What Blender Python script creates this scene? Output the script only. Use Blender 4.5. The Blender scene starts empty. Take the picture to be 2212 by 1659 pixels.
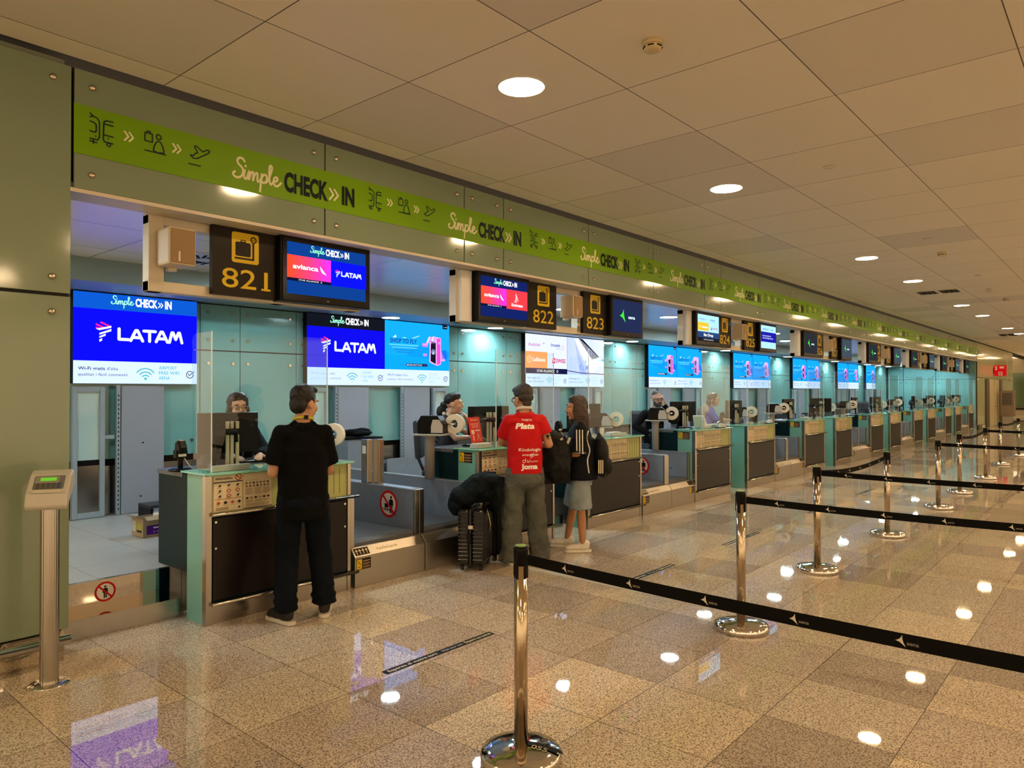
import bpy, bmesh, math, random
from mathutils import Vector, Matrix, Euler
from mathutils.bvhtree import BVHTree
random.seed(7)
S = bpy.context.scene
COL = S.collection
PI = math.pi

def lin(h):
    h = h.lstrip('#')
    c = [int(h[i:i+2], 16)/255 for i in (0, 2, 4)]
    return tuple(x/12.92 if x <= .04045 else ((x+.055)/1.055)**2.4 for x in c)

# ---------------------------------------------------------------- camera
cam = bpy.data.cameras.new('camera'); camo = bpy.data.objects.new('camera', cam); COL.objects.link(camo)
YAW, PIT, ROL = math.radians(40.831), math.radians(.5845), math.radians(-.0536)
_F = Vector((math.cos(YAW)*math.cos(PIT), math.sin(YAW)*math.cos(PIT), math.sin(PIT)))
_r0 = Vector((math.sin(YAW), -math.cos(YAW), 0)); _u0 = _r0.cross(_F)
_r = _r0*math.cos(ROL) + _u0*math.sin(ROL); _u = -_r0*math.sin(ROL) + _u0*math.cos(ROL)
M4 = Matrix((_r, _u, -_F)).transposed().to_4x4(); M4.translation = (0, 0, 1.70)
camo.matrix_world = M4
cam.sensor_width = 36; cam.lens = 36*1553.33/2212; cam.clip_start = .05; cam.clip_end = 200
S.camera = camo

# ---------------------------------------------------------------- world, exposure, render quality
W = bpy.data.worlds.new('world'); S.world = W; W.use_nodes = True
bg = W.node_tree.nodes['Background']; bg.inputs[0].default_value = (1, .70, .40, 1); bg.inputs[1].default_value = 1.25
S.view_settings.view_transform = 'Standard'; S.view_settings.look = 'None'
S.view_settings.gamma = 1; S.view_settings.exposure = 0.45; S.view_settings.use_curve_mapping = False
cy = S.cycles
cy.use_denoising = True; cy.use_adaptive_sampling = True; cy.adaptive_threshold = .02
cy.max_bounces = 7; cy.diffuse_bounces = 4; cy.glossy_bounces = 4; cy.transmission_bounces = 4; cy.transparent_max_bounces = 20
cy.caustics_reflective = False; cy.caustics_refractive = False; cy.sample_clamp_indirect = 4
HALL_LAMP = 300.0      # radiance of the hall downlights
BOOTH_LAMP = 300.0     # radiance of the cool downlights over the desks
WARM = (1, .70, .39); COOL = (.72, .95, 1.0)

# ---------------------------------------------------------------- materials
MATS = {}
def nodes_of(m):
    m.use_nodes = True
    return m.node_tree.nodes, m.node_tree.links
def pm(name, col, rough=.5, metal=0, spec=.5, coat=0, bump=0, bscale=60, emit=None, es=0, var=0, vscale=4):
    if name in MATS: return MATS[name]
    m = bpy.data.materials.new(name); N, L = nodes_of(m); b = N['Principled BSDF']
    b.inputs['Base Color'].default_value = (*col, 1); b.inputs['Roughness'].default_value = rough
    b.inputs['Metallic'].default_value = metal; b.inputs['Specular IOR Level'].default_value = spec
    b.inputs['Coat Weight'].default_value = coat; b.inputs['Coat Roughness'].default_value = .03
    if emit: b.inputs['Emission Color'].default_value = (*emit, 1); b.inputs['Emission Strength'].default_value = es
    if bump or var:
        tc = N.new('ShaderNodeTexCoord')
    if bump:
        n = N.new('ShaderNodeTexNoise'); n.inputs['Scale'].default_value = bscale; n.inputs['Detail'].default_value = 3
        L.new(tc.outputs['Object'], n.inputs['Vector'])
        bp = N.new('ShaderNodeBump'); bp.inputs['Strength'].default_value = bump; bp.inputs['Distance'].default_value = .01
        L.new(n.outputs[0], bp.inputs['Height']); L.new(bp.outputs[0], b.inputs['Normal'])
    if var:
        n = N.new('ShaderNodeTexNoise'); n.inputs['Scale'].default_value = vscale; n.inputs['Detail'].default_value = 4
        L.new(tc.outputs['Object'], n.inputs['Vector'])
        mx = N.new('ShaderNodeMix'); mx.data_type = 'RGBA'
        mx.inputs[6].default_value = (*[c*(1-var) for c in col], 1); mx.inputs[7].default_value = (*[min(1, c*(1+var)) for c in col], 1)
        L.new(n.outputs[0], mx.inputs[0]); L.new(mx.outputs[2], b.inputs['Base Color'])
    MATS[name] = m
    return m
def em(name, col, s=1.0):
    if name in MATS: return MATS[name]
    m = bpy.data.materials.new(name); N, L = nodes_of(m); N.remove(N['Principled BSDF'])
    e = N.new('ShaderNodeEmission'); e.inputs[0].default_value = (*col, 1); e.inputs[1].default_value = s
    L.new(e.outputs[0], N['Material Output'].inputs[0]); MATS[name] = m
    return m
def ink(h, emit=False):      # printed (matt) or shown on a lit screen
    return em('light_'+h, lin(h), 1.0) if emit else pm('print_'+h, lin(h), .5, spec=.15)

def tile_nodes(m, size, ox, oy, gap):
    """per-tile random value and a joint mask, from world-aligned object coordinates"""
    N, L = nodes_of(m)
    tc = N.new('ShaderNodeTexCoord'); sx = N.new('ShaderNodeSeparateXYZ'); L.new(tc.outputs['Object'], sx.inputs[0])
    def math_(op, a, b=None):
        n = N.new('ShaderNodeMath'); n.operation = op
        for i, v in enumerate((a, b)):
            if v is None: continue
            if isinstance(v, (int, float)): n.inputs[i].default_value = v
            else: L.new(v, n.inputs[i])
        return n.outputs[0]
    ids, masks = [], []
    for out, o in ((sx.outputs[0], ox), (sx.outputs[1], oy)):
        t = math_('DIVIDE', math_('SUBTRACT', out, o), size)
        ids.append(math_('FLOOR', t))
        d = math_('ABSOLUTE', math_('SUBTRACT', math_('FRACT', t), .5))
        masks.append(math_('GREATER_THAN', d, .5-gap/size/2))
    cb = N.new('ShaderNodeCombineXYZ'); L.new(ids[0], cb.inputs[0]); L.new(ids[1], cb.inputs[1])
    wn = N.new('ShaderNodeTexWhiteNoise'); L.new(cb.outputs[0], wn.inputs['Vector'])
    return N, L, tc, wn, math_('MAXIMUM', masks[0], masks[1]), math_, cb

def granite():
    m = bpy.data.materials.new('polished_granite'); 
    N, L, tc, wn, mask, math_, cb = tile_nodes(m, .627, 1.852, 3.36, .0035)
    b = N['Principled BSDF']
    ad = N.new('ShaderNodeVectorMath'); ad.operation = 'MULTIPLY_ADD'
    L.new(cb.outputs[0], ad.inputs[0]); ad.inputs[1].default_value = (3.7, 5.3, 0); L.new(tc.outputs['Object'], ad.inputs[2])
    n1 = N.new('ShaderNodeTexNoise'); n1.inputs['Scale'].default_value = 80; n1.inputs['Detail'].default_value = 6; n1.inputs['Roughness'].default_value = .78
    L.new(ad.outputs[0], n1.inputs['Vector'])
    vo = N.new('ShaderNodeTexVoronoi'); vo.inputs['Scale'].default_value = 125; L.new(ad.outputs[0], vo.inputs['Vector'])
    f = math_('ADD', math_('MULTIPLY', n1.outputs[0], .75), math_('MULTIPLY', vo.outputs['Distance'], .45))
    r = N.new('ShaderNodeValToRGB'); L.new(f, r.inputs[0])
    e = r.color_ramp.elements
    e[0].position = .42; e[0].color = (.085, .063, .05, 1)
    e[1].position = .65; e[1].color = (.80, .72, .60, 1)
    for p, c in ((.485, (.25, .20, .165, 1)), (.54, (.44, .375, .305, 1)), (.595, (.62, .54, .44, 1))):
        x = e.new(p); x.color = c
    tint = N.new('ShaderNodeValToRGB'); L.new(wn.outputs['Value'], tint.inputs[0])
    t = tint.color_ramp.elements
    t[0].position = 0; t[0].color = (.70, .665, .65, 1); t[1].position = 1; t[1].color = (1.22, 1.19, 1.03, 1)
    for p, c in ((.3, (.90, .86, .86, 1)), (.6, (1.0, .98, .92, 1)), (.8, (1.08, 1.03, .92, 1))):
        x = t.new(p); x.color = c
    mul = N.new('ShaderNodeMix'); mul.data_type = 'RGBA'; mul.blend_type = 'MULTIPLY'; mul.inputs[0].default_value = 1
    L.new(r.outputs[0], mul.inputs[6]); L.new(tint.outputs[0], mul.inputs[7])
    jm = N.new('ShaderNodeMix'); jm.data_type = 'RGBA'; L.new(mask, jm.inputs[0]); L.new(mul.outputs[2], jm.inputs[6]); jm.inputs[7].default_value = (.05, .035, .025, 1)
    L.new(jm.outputs[2], b.inputs['Base Color'])
    n2 = N.new('ShaderNodeTexNoise'); n2.inputs['Scale'].default_value = 1.3; L.new(tc.outputs['Object'], n2.inputs['Vector'])
    L.new(math_('ADD', math_('MULTIPLY', n2.outputs[0], .03), .006), b.inputs['Roughness'])
    b.inputs['Specular IOR Level'].default_value = .9
    return m
def ceiling_mat(name, size, ox, oy, a, c, rough=.42, gap=.007):
    m = bpy.data.materials.new(name)
    N, L, tc, wn, mask, math_, cb = tile_nodes(m, size, ox, oy, gap)
    b = N['Principled BSDF']
    r = N.new('ShaderNodeValToRGB'); L.new(wn.outputs['Value'], r.inputs[0])
    e = r.color_ramp.elements; e[0].position = 0; e[0].color = (*[x*.9 for x in a], 1); e[1].position = 1; e[1].color = (*a, 1)
    x = e.new(.12); x.color = (*c, 1); x = e.new(.2); x.color = (*[v*.95 for v in a], 1)
    jm = N.new('ShaderNodeMix'); jm.data_type = 'RGBA'; L.new(mask, jm.inputs[0]); L.new(r.outputs[0], jm.inputs[6]); jm.inputs[7].default_value = (.06, .045, .035, 1)
    L.new(jm.outputs[2], b.inputs['Base Color']); b.inputs['Roughness'].default_value = rough
    v = N.new('ShaderNodeTexNoise'); v.inputs['Scale'].default_value = 260; L.new(tc.outputs['Object'], v.inputs['Vector'])
    bp = N.new('ShaderNodeBump'); bp.inputs['Strength'].default_value = .06; bp.inputs['Distance'].default_value = .002
    L.new(v.outputs[0], bp.inputs['Height']); L.new(bp.outputs[0], b.inputs['Normal'])
    return m
def acrylic():
    m = bpy.data.materials.new('clear_acrylic'); N, L = nodes_of(m); N.remove(N['Principled BSDF'])
    t = N.new('ShaderNodeBsdfTransparent'); t.inputs[0].default_value = (.95, .98, .97, 1)
    g = N.new('ShaderNodeBsdfGlossy'); g.inputs['Roughness'].default_value = .015; g.inputs[0].default_value = (1, 1, 1, 1)
    f = N.new('ShaderNodeFresnel'); f.inputs[0].default_value = 1.45
    ge = N.new('ShaderNodeNewGeometry'); k = N.new('ShaderNodeMath'); k.operation = 'SUBTRACT'; k.inputs[0].default_value = 1; L.new(ge.outputs['Backfacing'], k.inputs[1])
    ff = N.new('ShaderNodeMath'); ff.operation = 'MULTIPLY'; L.new(f.outputs[0], ff.inputs[0]); L.new(k.outputs[0], ff.inputs[1])
    mx = N.new('ShaderNodeMixShader'); L.new(ff.outputs[0], mx.inputs[0]); L.new(t.outputs[0], mx.inputs[1]); L.new(g.outputs[0], mx.inputs[2])
    L.new(mx.outputs[0], N['Material Output'].inputs[0])
    return m
def brushed(name, col, rough):
    m = pm(name, col, rough, metal=1); N, L = nodes_of(m); b = N['Principled BSDF']
    tc = N.new('ShaderNodeTexCoord'); mp = N.new('ShaderNodeMapping'); mp.inputs['Scale'].default_value = (1, 1, 14)
    n = N.new('ShaderNodeTexNoise'); n.inputs['Scale'].default_value = 5; L.new(tc.outputs['Object'], mp.inputs[0]); L.new(mp.outputs[0], n.inputs['Vector'])
    mr = N.new('ShaderNodeMapRange'); mr.inputs['To Min'].default_value = rough*.88; mr.inputs['To Max'].default_value = rough*1.12
    L.new(n.outputs[0], mr.inputs[0]); L.new(mr.outputs[0], b.inputs['Roughness'])
    return m

GRANITE = granite()
CEIL = ceiling_mat('ceiling_panels', 1.079, 2.188, 4.844, (.92, .87, .78), (.70, .67, .64))
CEILB = ceiling_mat('booth_ceiling_panels', 1.05, 2.62, 6.15, (.90, .90, .90), (.86, .86, .88), .25, .008)
BFLOOR = ceiling_mat('booth_floor_tiles', .6, .2, 5.6, (.50, .51, .51), (.46, .47, .47), .3, .004)
ACR = acrylic()
GLASS = pm('sage_glass_panel', (.20, .26, .18), .10, spec=.6)
TEAL = pm('teal_glass_panel', (.18, .40, .385), .12, spec=.5)
TEALC = pm('counter_teal_glass', (.16, .42, .36), .16, spec=.5)
GTOP = pm('green_glass_top', (.22, .62, .52), .05, spec=.7)
STEEL = brushed('brushed_steel', (.44, .41, .36), .22)
MIRROR = pm('polished_steel', (.60, .55, .48), .045, metal=1)
KERBS = brushed('kerb_steel', (.36, .325, .27), .40)
POLE = pm('brassy_steel_tube', (.50, .41, .29), .13, metal=1)
CHROME = pm('chrome', (.72, .68, .62), .07, metal=1)
GREYST = pm('grey_painted_steel', (.26, .30, .36), .38, metal=.35, var=.12, vscale=9)
DOORG = pm('blue_grey_door_panel', (.30, .32, .38), .5)
FRAMEG = pm('grey_gate_frame', (.30, .36, .40), .45)
BLACK = pm('black_plastic', (.005, .005, .006), .35, spec=.12)
BLACKM = pm('matt_black', (.005, .005, .005), .7, spec=.1)
DARKLAM = pm('dark_brown_laminate', (.007, .0045, .003), .30, spec=.22)
DARKTEAL = pm('dark_teal_panel', (.003, .018, .023), .35, spec=.1)
CREAM = pm('cream_powder_coat', (.62, .56, .45), .45)
GREENP = pm('green_ribbed_panel', (.42, .45, .17), .42)
GREENG = pm('green_panel_groove', (.16, .17, .06), .5)
BELTM = pm('grey_conveyor_belt', (.075, .075, .075), .55, bump=.2, bscale=120, var=.35, vscale=7)
RUBBER = pm('rubber', (.02, .02, .02), .8)
WHITEP = pm('white_plastic', (.72, .72, .70), .4)
PAPER = pm('white_paper', (.78, .76, .70), .7)
GREYPL = pm('grey_plastic', (.45, .45, .44), .45)
BRONZE = pm('steel_stud', (.6, .52, .42), .15, metal=1)
LAMP = em('hall_lamp', WARM, HALL_LAMP)
LAMPB = em('booth_lamp', COOL, BOOTH_LAMP); LAMPW = em('wall_lamp', COOL, BOOTH_LAMP*.42)
DARK = pm('dark_gap', (.006, .005, .004), .8)

# ---------------------------------------------------------------- object helpers
def link(name, me, parent=None):
    o = bpy.data.objects.new(name, me); COL.objects.link(o)
    if parent: o.parent = parent
    return o
def tag(o, label=None, cat=None, group=None, kind=None):
    if label: o['label'] = label
    if cat: o['category'] = cat
    if group: o['group'] = group
    if kind: o['kind'] = kind
    return o
def thing(name, label, cat, loc=(0, 0, 0), rz=0, group=None, kind=None):
    o = link(name, None); o.location = loc; o.rotation_euler = (0, 0, rz); o.empty_display_size = .1
    return tag(o, label, cat, group, kind)
def struct(name, label=None, loc=(0, 0, 0)):
    return thing(name, label, None, loc, kind='structure')
def kids(o): return [c for c in COL.objects if c.parent == o]
def copy_tree(o, loc=None, label=None, group=None, parent=None):
    c = o.copy(); COL.objects.link(c)
    if parent: c.parent = parent
    if loc is not None: c.location = loc
    if label: c['label'] = label
    if group: c['group'] = group
    for ch in list(o.children): copy_tree(ch, parent=c)
    return c

class MB:
    def __init__(s): s.bm = bmesh.new(); s.mats = []
    def mi(s, m):
        if m not in s.mats: s.mats.append(m)
        return s.mats.index(m)
    def _fin(s, geom, m, smooth=False):
        i = s.mi(m)
        for f in {f for v in geom for f in v.link_faces}: f.material_index = i; f.smooth = smooth
    def bx(s, x0, x1, y0, y1, z0, z1, m):
        return s.box(((x0+x1)/2, (y0+y1)/2, (z0+z1)/2), (x1-x0, y1-y0, z1-z0), m)
    def box(s, c, d, m, rot=None):
        T = Matrix.Translation(c)
        if rot: T = T @ Euler(rot).to_matrix().to_4x4()
        g = bmesh.ops.create_cube(s.bm, size=1, matrix=T @ Matrix.Diagonal((*d, 1)))
        s._fin(g['verts'], m); return s
    def cyl(s, p0, p1, r, m, n=20, r1=None, smooth=True):
        p0, p1 = Vector(p0), Vector(p1); d = p1-p0
        T = Matrix.Translation((p0+p1)/2) @ d.to_track_quat('Z', 'Y').to_matrix().to_4x4()
        g = bmesh.ops.create_cone(s.bm, cap_ends=True, segments=n, radius1=r, radius2=r if r1 is None else r1, depth=d.length, matrix=T)
        i = s.mi(m)
        for f in {f for v in g['verts'] for f in v.link_faces}: f.material_index = i; f.smooth = smooth and len(f.verts) == 4
        return s
    def ell(s, c, r, m, rot=None, u=16, v=10):
        T = Matrix.Translation(c)
        if rot: T = T @ Euler(rot).to_matrix().to_4x4()
        g = bmesh.ops.create_uvsphere(s.bm, u_segments=u, v_segments=v, radius=1, matrix=T @ Matrix.Diagonal((*r, 1)))
        s._fin(g['verts'], m, True); return s
    def lathe(s, prof, c, m, n=36, axis='Z', smooth=True, caps=True):
        c = Vector(c); rings = []
        for r, h in prof:
            ring = []
            for k in range(n):
                a = 2*PI*k/n
                v = Vector((r*math.cos(a), r*math.sin(a), h))
                if axis == 'X': v = Vector((h, v.x, v.y))
                if axis == 'Y': v = Vector((v.x, h, v.y))
                ring.append(s.bm.verts.new(c+v))
            rings.append(ring)
        i = s.mi(m)
        for a, b in zip(rings, rings[1:]):
            for k in range(n):
                f = s.bm.faces.new((a[k], a[(k+1) % n], b[(k+1) % n], b[k])); f.material_index = i; f.smooth = smooth
        for ring, pr in ((rings[0], prof[0]), (rings[-1], prof[-1])):
            if caps and pr[0] > 1e-5:
                f = s.bm.faces.new(ring); f.material_index = i
        return s
    def prism(s, poly, a, b, m, axis='X'):
        """poly in the two other axes (for X: y,z; Y: x,z; Z: x,y) pushed from a to b"""
        def P(p, t): return {'X': (t, p[0], p[1]), 'Y': (p[0], t, p[1]), 'Z': (p[0], p[1], t)}[axis]
        A = [s.bm.verts.new(P(p, a)) for p in poly]; B = [s.bm.verts.new(P(p, b)) for p in poly]
        i = s.mi(m); n = len(poly); fs = [s.bm.faces.new(A), s.bm.faces.new(B[::-1])]
        for k in range(n): fs.append(s.bm.faces.new((A[k], B[k], B[(k+1) % n], A[(k+1) % n])))
        for f in fs: f.material_index = i
        return s
    def tube(s, pts, r, m, n=10, flat=None):
        pts = [Vector(p) for p in pts]; rings = []; i = s.mi(m)
        for k, p in enumerate(pts):
            d = (pts[min(k+1, len(pts)-1)]-pts[max(k-1, 0)]).normalized()
            up = Vector((0, 0, 1)) if abs(d.z) < .95 else Vector((1, 0, 0))
            a = d.cross(up).normalized(); b = a.cross(d)
            ra, rb = (r, r) if flat is None else flat
            rings.append([s.bm.verts.new(p+a*ra*math.cos(2*PI*j/n)+b*rb*math.sin(2*PI*j/n)) for j in range(n)])
        for A, B in zip(rings, rings[1:]):
            for j in range(n):
                f = s.bm.faces.new((A[j], A[(j+1) % n], B[(j+1) % n], B[j])); f.material_index = i; f.smooth = True
        for R_ in (rings[0], rings[-1]):
            f = s.bm.faces.new(R_); f.material_index = i
        return s
    def done(s, name, parent=None, bevel=0, seg=2):
        bmesh.ops.recalc_face_normals(s.bm, faces=s.bm.faces)
        me = bpy.data.meshes.new(name); s.bm.to_mesh(me); s.bm.free()
        for m in s.mats: me.materials.append(m)
        o = link(name, me, parent)
        if bevel:
            b = o.modifiers.new('bevel', 'BEVEL'); b.width = bevel; b.segments = seg; b.limit_method = 'ANGLE'; b.angle_limit = math.radians(40)
        return o
def box_part(name, parent, x0, x1, y0, y1, z0, z1, m, bevel=0):
    return MB().bx(x0, x1, y0, y1, z0, z1, m).done(name, parent, bevel)

# ---------------------------------------------------------------- flat graphics (print, screens, lettering)
_TX = {}
def glyphs(txt, bold):
    k = (txt, round(bold, 3))
    if k not in _TX:
        cu = bpy.data.curves.new('t', 'FONT'); cu.body = txt; cu.size = 1; cu.resolution_u = 3; cu.fill_mode = 'FRONT'; cu.offset = bold
        o = bpy.data.objects.new('t', cu); COL.objects.link(o)
        dg = bpy.context.evaluated_depsgraph_get(); me = bpy.data.meshes.new_from_object(o.evaluated_get(dg))
        vs = [(v.co.x, v.co.y) for v in me.vertices]; fs = [tuple(p.vertices) for p in me.polygons]
        bpy.data.objects.remove(o); bpy.data.curves.remove(cu); bpy.data.meshes.remove(me)
        _TX[k] = (vs, fs)
    return _TX[k]
def smooth_pts(p, n=5):
    if len(p) < 3: return p
    q = [p[0]]+list(p)+[p[-1]]; out = []
    for i in range(1, len(q)-2):
        a, b, c, d = q[i-1:i+3]
        for j in range(n):
            t = j/n
            out.append(tuple(.5*((2*b[k])+(-a[k]+c[k])*t+(2*a[k]-5*b[k]+4*c[k]-d[k])*t*t+(-a[k]+3*b[k]-3*c[k]+d[k])*t**3) for k in (0, 1)))
    out.append(tuple(p[-1])); return out
class Art:
    def __init__(s, emit=False): s.f = []; s.emit = emit; s.layer = 0
    def poly(s, pts, col, lay=None):
        s.layer += 1; s.f.append((list(pts), [tuple(range(len(pts)))], col, s.layer if lay is None else lay)); return s
    def rect(s, x0, y0, x1, y1, col): return s.poly(((x0, y0), (x1, y0), (x1, y1), (x0, y1)), col)
    def rrect(s, x0, y0, x1, y1, r, col, n=5):
        p = []
        for cx, cy_, a in ((x1-r, y0+r, -PI/2), (x1-r, y1-r, 0), (x0+r, y1-r, PI/2), (x0+r, y0+r, PI)):
            p += [(cx+r*math.cos(a+PI/2*k/n), cy_+r*math.sin(a+PI/2*k/n)) for k in range(n+1)]
        return s.poly(p, col)
    def circ(s, x, y, r, col, n=24, ry=None):
        return s.poly([(x+r*math.cos(2*PI*k/n), y+(ry or r)*math.sin(2*PI*k/n)) for k in range(n)], col)
    def stroke(s, pts, w, col, closed=False):
        s.layer += 1; V, Fc = [], []
        pts = list(pts)+([pts[0]] if closed else [])
        for (x0, y0), (x1, y1) in zip(pts, pts[1:]):
            d = math.hypot(x1-x0, y1-y0)
            if d < 1e-6: continue
            nx, ny = -(y1-y0)/d*w/2, (x1-x0)/d*w/2; b = len(V)
            V += [(x0+nx, y0+ny), (x0-nx, y0-ny), (x1-nx, y1-ny), (x1+nx, y1+ny)]; Fc.append((b, b+1, b+2, b+3))
        for (x, y) in pts:
            b = len(V); V += [(x+w/2*math.cos(PI*k/4), y+w/2*math.sin(PI*k/4)) for k in range(8)]; Fc.append(tuple(range(b, b+8)))
        s.f.append((V, Fc, col, s.layer)); return s
    def ring(s, x, y, r, w, col, a0=0, a1=2*PI, n=28):
        return s.stroke([(x+r*math.cos(a0+(a1-a0)*k/n), y+r*math.sin(a0+(a1-a0)*k/n)) for k in range(n+1)], w, col)
    def text(s, t, x, y, h, col, bold=0, anchor='l', w=None, rot=0, shear=0):
        vs, fs = glyphs(t, bold); s.layer += 1
        x0 = min(v[0] for v in vs); x1 = max(v[0] for v in vs); k = h/.69
        kx = k if w is None else w/(x1-x0)
        W_ = (x1-x0)*kx; off = {'l': 0, 'c': -W_/2, 'r': -W_}[anchor]
        c, sn = math.cos(rot), math.sin(rot); V = []
        for a, b in vs:
            px, py = (a-x0)*kx+off+b*k*shear, b*k
            V.append((x+px*c-py*sn, y+px*sn+py*c))
        s.f.append((V, fs, col, s.layer)); return s
    def build(s, name, parent, o, u, v, lift=.0006, step=.00025):
        """o: lower-left corner, u and v: axes (metres per unit); the print faces u x v"""
        o, u, v = Vector(o), Vector(u), Vector(v); n = u.cross(v).normalized()
        bm = bmesh.new(); mats = []
        for V, Fc, col, lay in s.f:
            m = col if isinstance(col, bpy.types.Material) else ink(col, s.emit)
            if m not in mats: mats.append(m)
            i = mats.index(m); d = n*(lift+step*min(lay, 40))
            hh = {}
            for k, f in enumerate(Fc):
                for q in f: hh[q] = (k+1)/len(Fc) if len(Fc) > 1 and lay > 0 and len(f) in (4, 8) else 0
            B = [bm.verts.new(o+u*a+v*b+d+n*(step*.8*hh.get(q, 0))) for q, (a, b) in enumerate(V)]
            for f in Fc:
                try: q = bm.faces.new([B[k] for k in f])
                except ValueError: continue
                q.normal_update()
                if q.normal.dot(n) < 0: q.normal_flip()
                q.material_index = i
        me = bpy.data.meshes.new(name); bm.to_mesh(me); bm.free()
        for m in mats: me.materials.append(m)
        return link(name, me, parent)

# hand lettering and pictograms that repeat
SIMPLE = [[(.55, .88), (.45, 1.0), (.28, 1.0), (.17, .85), (.25, .68), (.42, .55), (.48, .35), (.38, .12), (.2, .02), (.02, .05), (-.05, .18), (.05, .28)],
          [(.56, .45), (.52, .2), (.58, .04), (.68, .1), (.80, .45), (.78, .05), (.86, .32), (.97, .46), (1.02, .35), (1.0, .05), (1.08, .32), (1.2, .46), (1.25, .35), (1.23, .12), (1.3, .03), (1.42, .2)],
          [(1.48, .46), (1.38, -.42)], [(1.44, .2), (1.55, .42), (1.70, .46), (1.76, .3), (1.68, .1), (1.55, .04), (1.47, .12)],
          [(1.70, .08), (1.86, .3), (2.04, .85), (1.98, 1.0), (1.90, .88), (1.89, .3), (1.97, .04), (2.12, .2), (2.28, .28), (2.36, .4), (2.28, .48), (2.17, .4), (2.13, .2), (2.22, .03), (2.38, .06), (2.55, .24)],
          [(.60, .66), (.61, .68)]]
def simple_word(A, x, y, h, col, w=.11):
    for st in SIMPLE: A.stroke([(x+a*h, y+b*h) for a, b in smooth_pts(st, 4)], w*h, col)
    return 2.55*h
def chevrons(A, x, y, h, col, w=None, gap=.52):
    for k in (0, 1):
        A.stroke([(x+k*gap*h, y+h), (x+k*gap*h+.42*h, y+h/2), (x+k*gap*h, y)], w or .19*h, col)
def simple_check_in(A, x, y, w, c1, c2, c3):
    """wordmark of total width w with its baseline at y"""
    h = w*.128
    simple_word(A, x+.02*w, y+.01*w, w*.137, c1)
    A.text('CHECK', x+.395*w, y, h, c2, .042, w=.365*w)
    chevrons(A, x+.775*w, y+.1*h, h*.62, c3)
    A.text('IN', x+.885*w, y, h, c2, .042, w=.115*w)
def journey_icons(AA, x, y, k, dark, pale):
    A = AA[0]
    """train and bus, traveller with case, aeroplane; k = height of the train"""
    w = .042*k
    def st(p, sm=False, A=None): (A or cur[0]).stroke([(x+a*k, y+b*k) for a, b in (smooth_pts(p, 4) if sm else p)], w*1.25, dark)
    cur = [A]
    st([(.02, 1.12), (.14, 1.02), (.02, .98)]); st([(.14, 1.02), (.28, .98), (.36, .85), (.36, .25), (.30, .12), (.02, .12)])
    st([(.02, .80), (.16, .78), (.24, .72), (.24, .45), (.18, .40), (.02, .42)]); st([(.02, .02), (.26, 0)]); st([(.14, .12), (.14, -.06)])
    st([(.86, .98), (.62, .98), (.52, .90), (.50, .2), (.54, .12), (.86, .10)]); st([(.52, .82), (.86, .82)]); st([(.52, .38), (.86, .38)])
    A.ring(x+.70*k, y+.02*k, .07*k, w, dark, n=12); A.circ(x+.22*k, y+.25*k, .03*k, dark, 8); A.circ(x+.68*k, y+.26*k, .03*k, dark, 8)
    chevrons(AA[3], x+1.30*k, y+.38*k, .36*k, pale)
    A = AA[1]; cur[0] = A
    st([(2.10, .58), (2.10, .92), (2.40, .92), (2.40, .58), (2.10, .58)]); st([(2.19, .92), (2.19, 1.0), (2.31, 1.0), (2.31, .92)])
    A.ring(x+2.66*k, y+.86*k, .10*k, w*1.2, dark, n=16)
    st([(2.55, .22), (2.45, .26), (2.50, .5), (2.60, .66), (2.72, .66), (2.82, .5), (2.88, .26), (2.78, .22), (2.62, .20)], True); st([(2.10, .18), (2.95, .18)])
    chevrons(AA[4], x+3.25*k, y+.38*k, .36*k, pale); cur[0] = AA[2]
    st([(4.0, .46), (4.12, .44), (4.24, .58), (4.34, .62), (4.18, .88), (4.28, .90), (4.55, .72), (4.78, .86), (4.88, .82), (4.80, .70), (4.30, .36), (4.12, .34), (4.0, .46)]); st([(3.95, .06), (4.45, .06)])
def latam_mark(A, x, y, h, s=1):
    P, Wc = '#ff1f8f', '#dce9ff'
    for pts, c in (([(.30, 1), (.36, 1.0), (.98, .78), (.98, .74), (.84, .74), (.27, .92)], P), ([(0, .88), (.06, .88), (.66, .66), (.48, .62), (0, .80)], P),
                   ([(0, .70), (.06, .70), (.40, .60), (.20, .57), (0, .62)], P), ([(0, .585), (.98, .80), (.98, .68), (.22, .51)], Wc),
                   ([(.22, .36), (.98, .62), (.98, .49), (.22, .26)], Wc), ([(.22, .18), (.62, .34), (.62, .22), (.22, .08)], Wc), ([(.22, .0), (.40, .08), (.40, -.06), (.22, -.14)], Wc)):
        A.poly([(x+a*h*.72, y+(b*.88+.12)*h) for a, b in pts], c)
def latam_word(A, x, y, w, h):
    c = '#dce9ff'; t = h*.24
    lw = w/5.15
    def st(p): A.stroke([(x+a*lw, y+b*h) for a, b in p], t, c)
    st([(.12, .94), (.12, .12), (.86, .12)]); st([(1.0, .06), (1.38, .88), (1.52, .88), (1.92, .06)]); st([(1.22, .32), (1.70, .32)])
    st([(2.0, .88), (2.92, .88)]); st([(2.46, .88), (2.46, .06)]); st([(2.98, .06), (3.36, .88), (3.50, .88), (3.90, .06)]); st([(3.2, .32), (3.68, .32)])
    st([(4.06, .06), (4.26, .88), (4.36, .88), (4.58, .32), (4.80, .88), (4.90, .88), (5.10, .06)])
def aena_mark(A, x, y, h, col):
    """curved three-point star, its long point to the left"""
    p = [(0, .48), (.22, .56), (.42, .74), (.55, 1.0), (.58, .62), (.66, .36), (.84, 0), (.56, .22), (.34, .38), (0, .48)]
    A.poly([(x+a*h, y+b*h) for a, b in p[:-1]], col)
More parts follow.
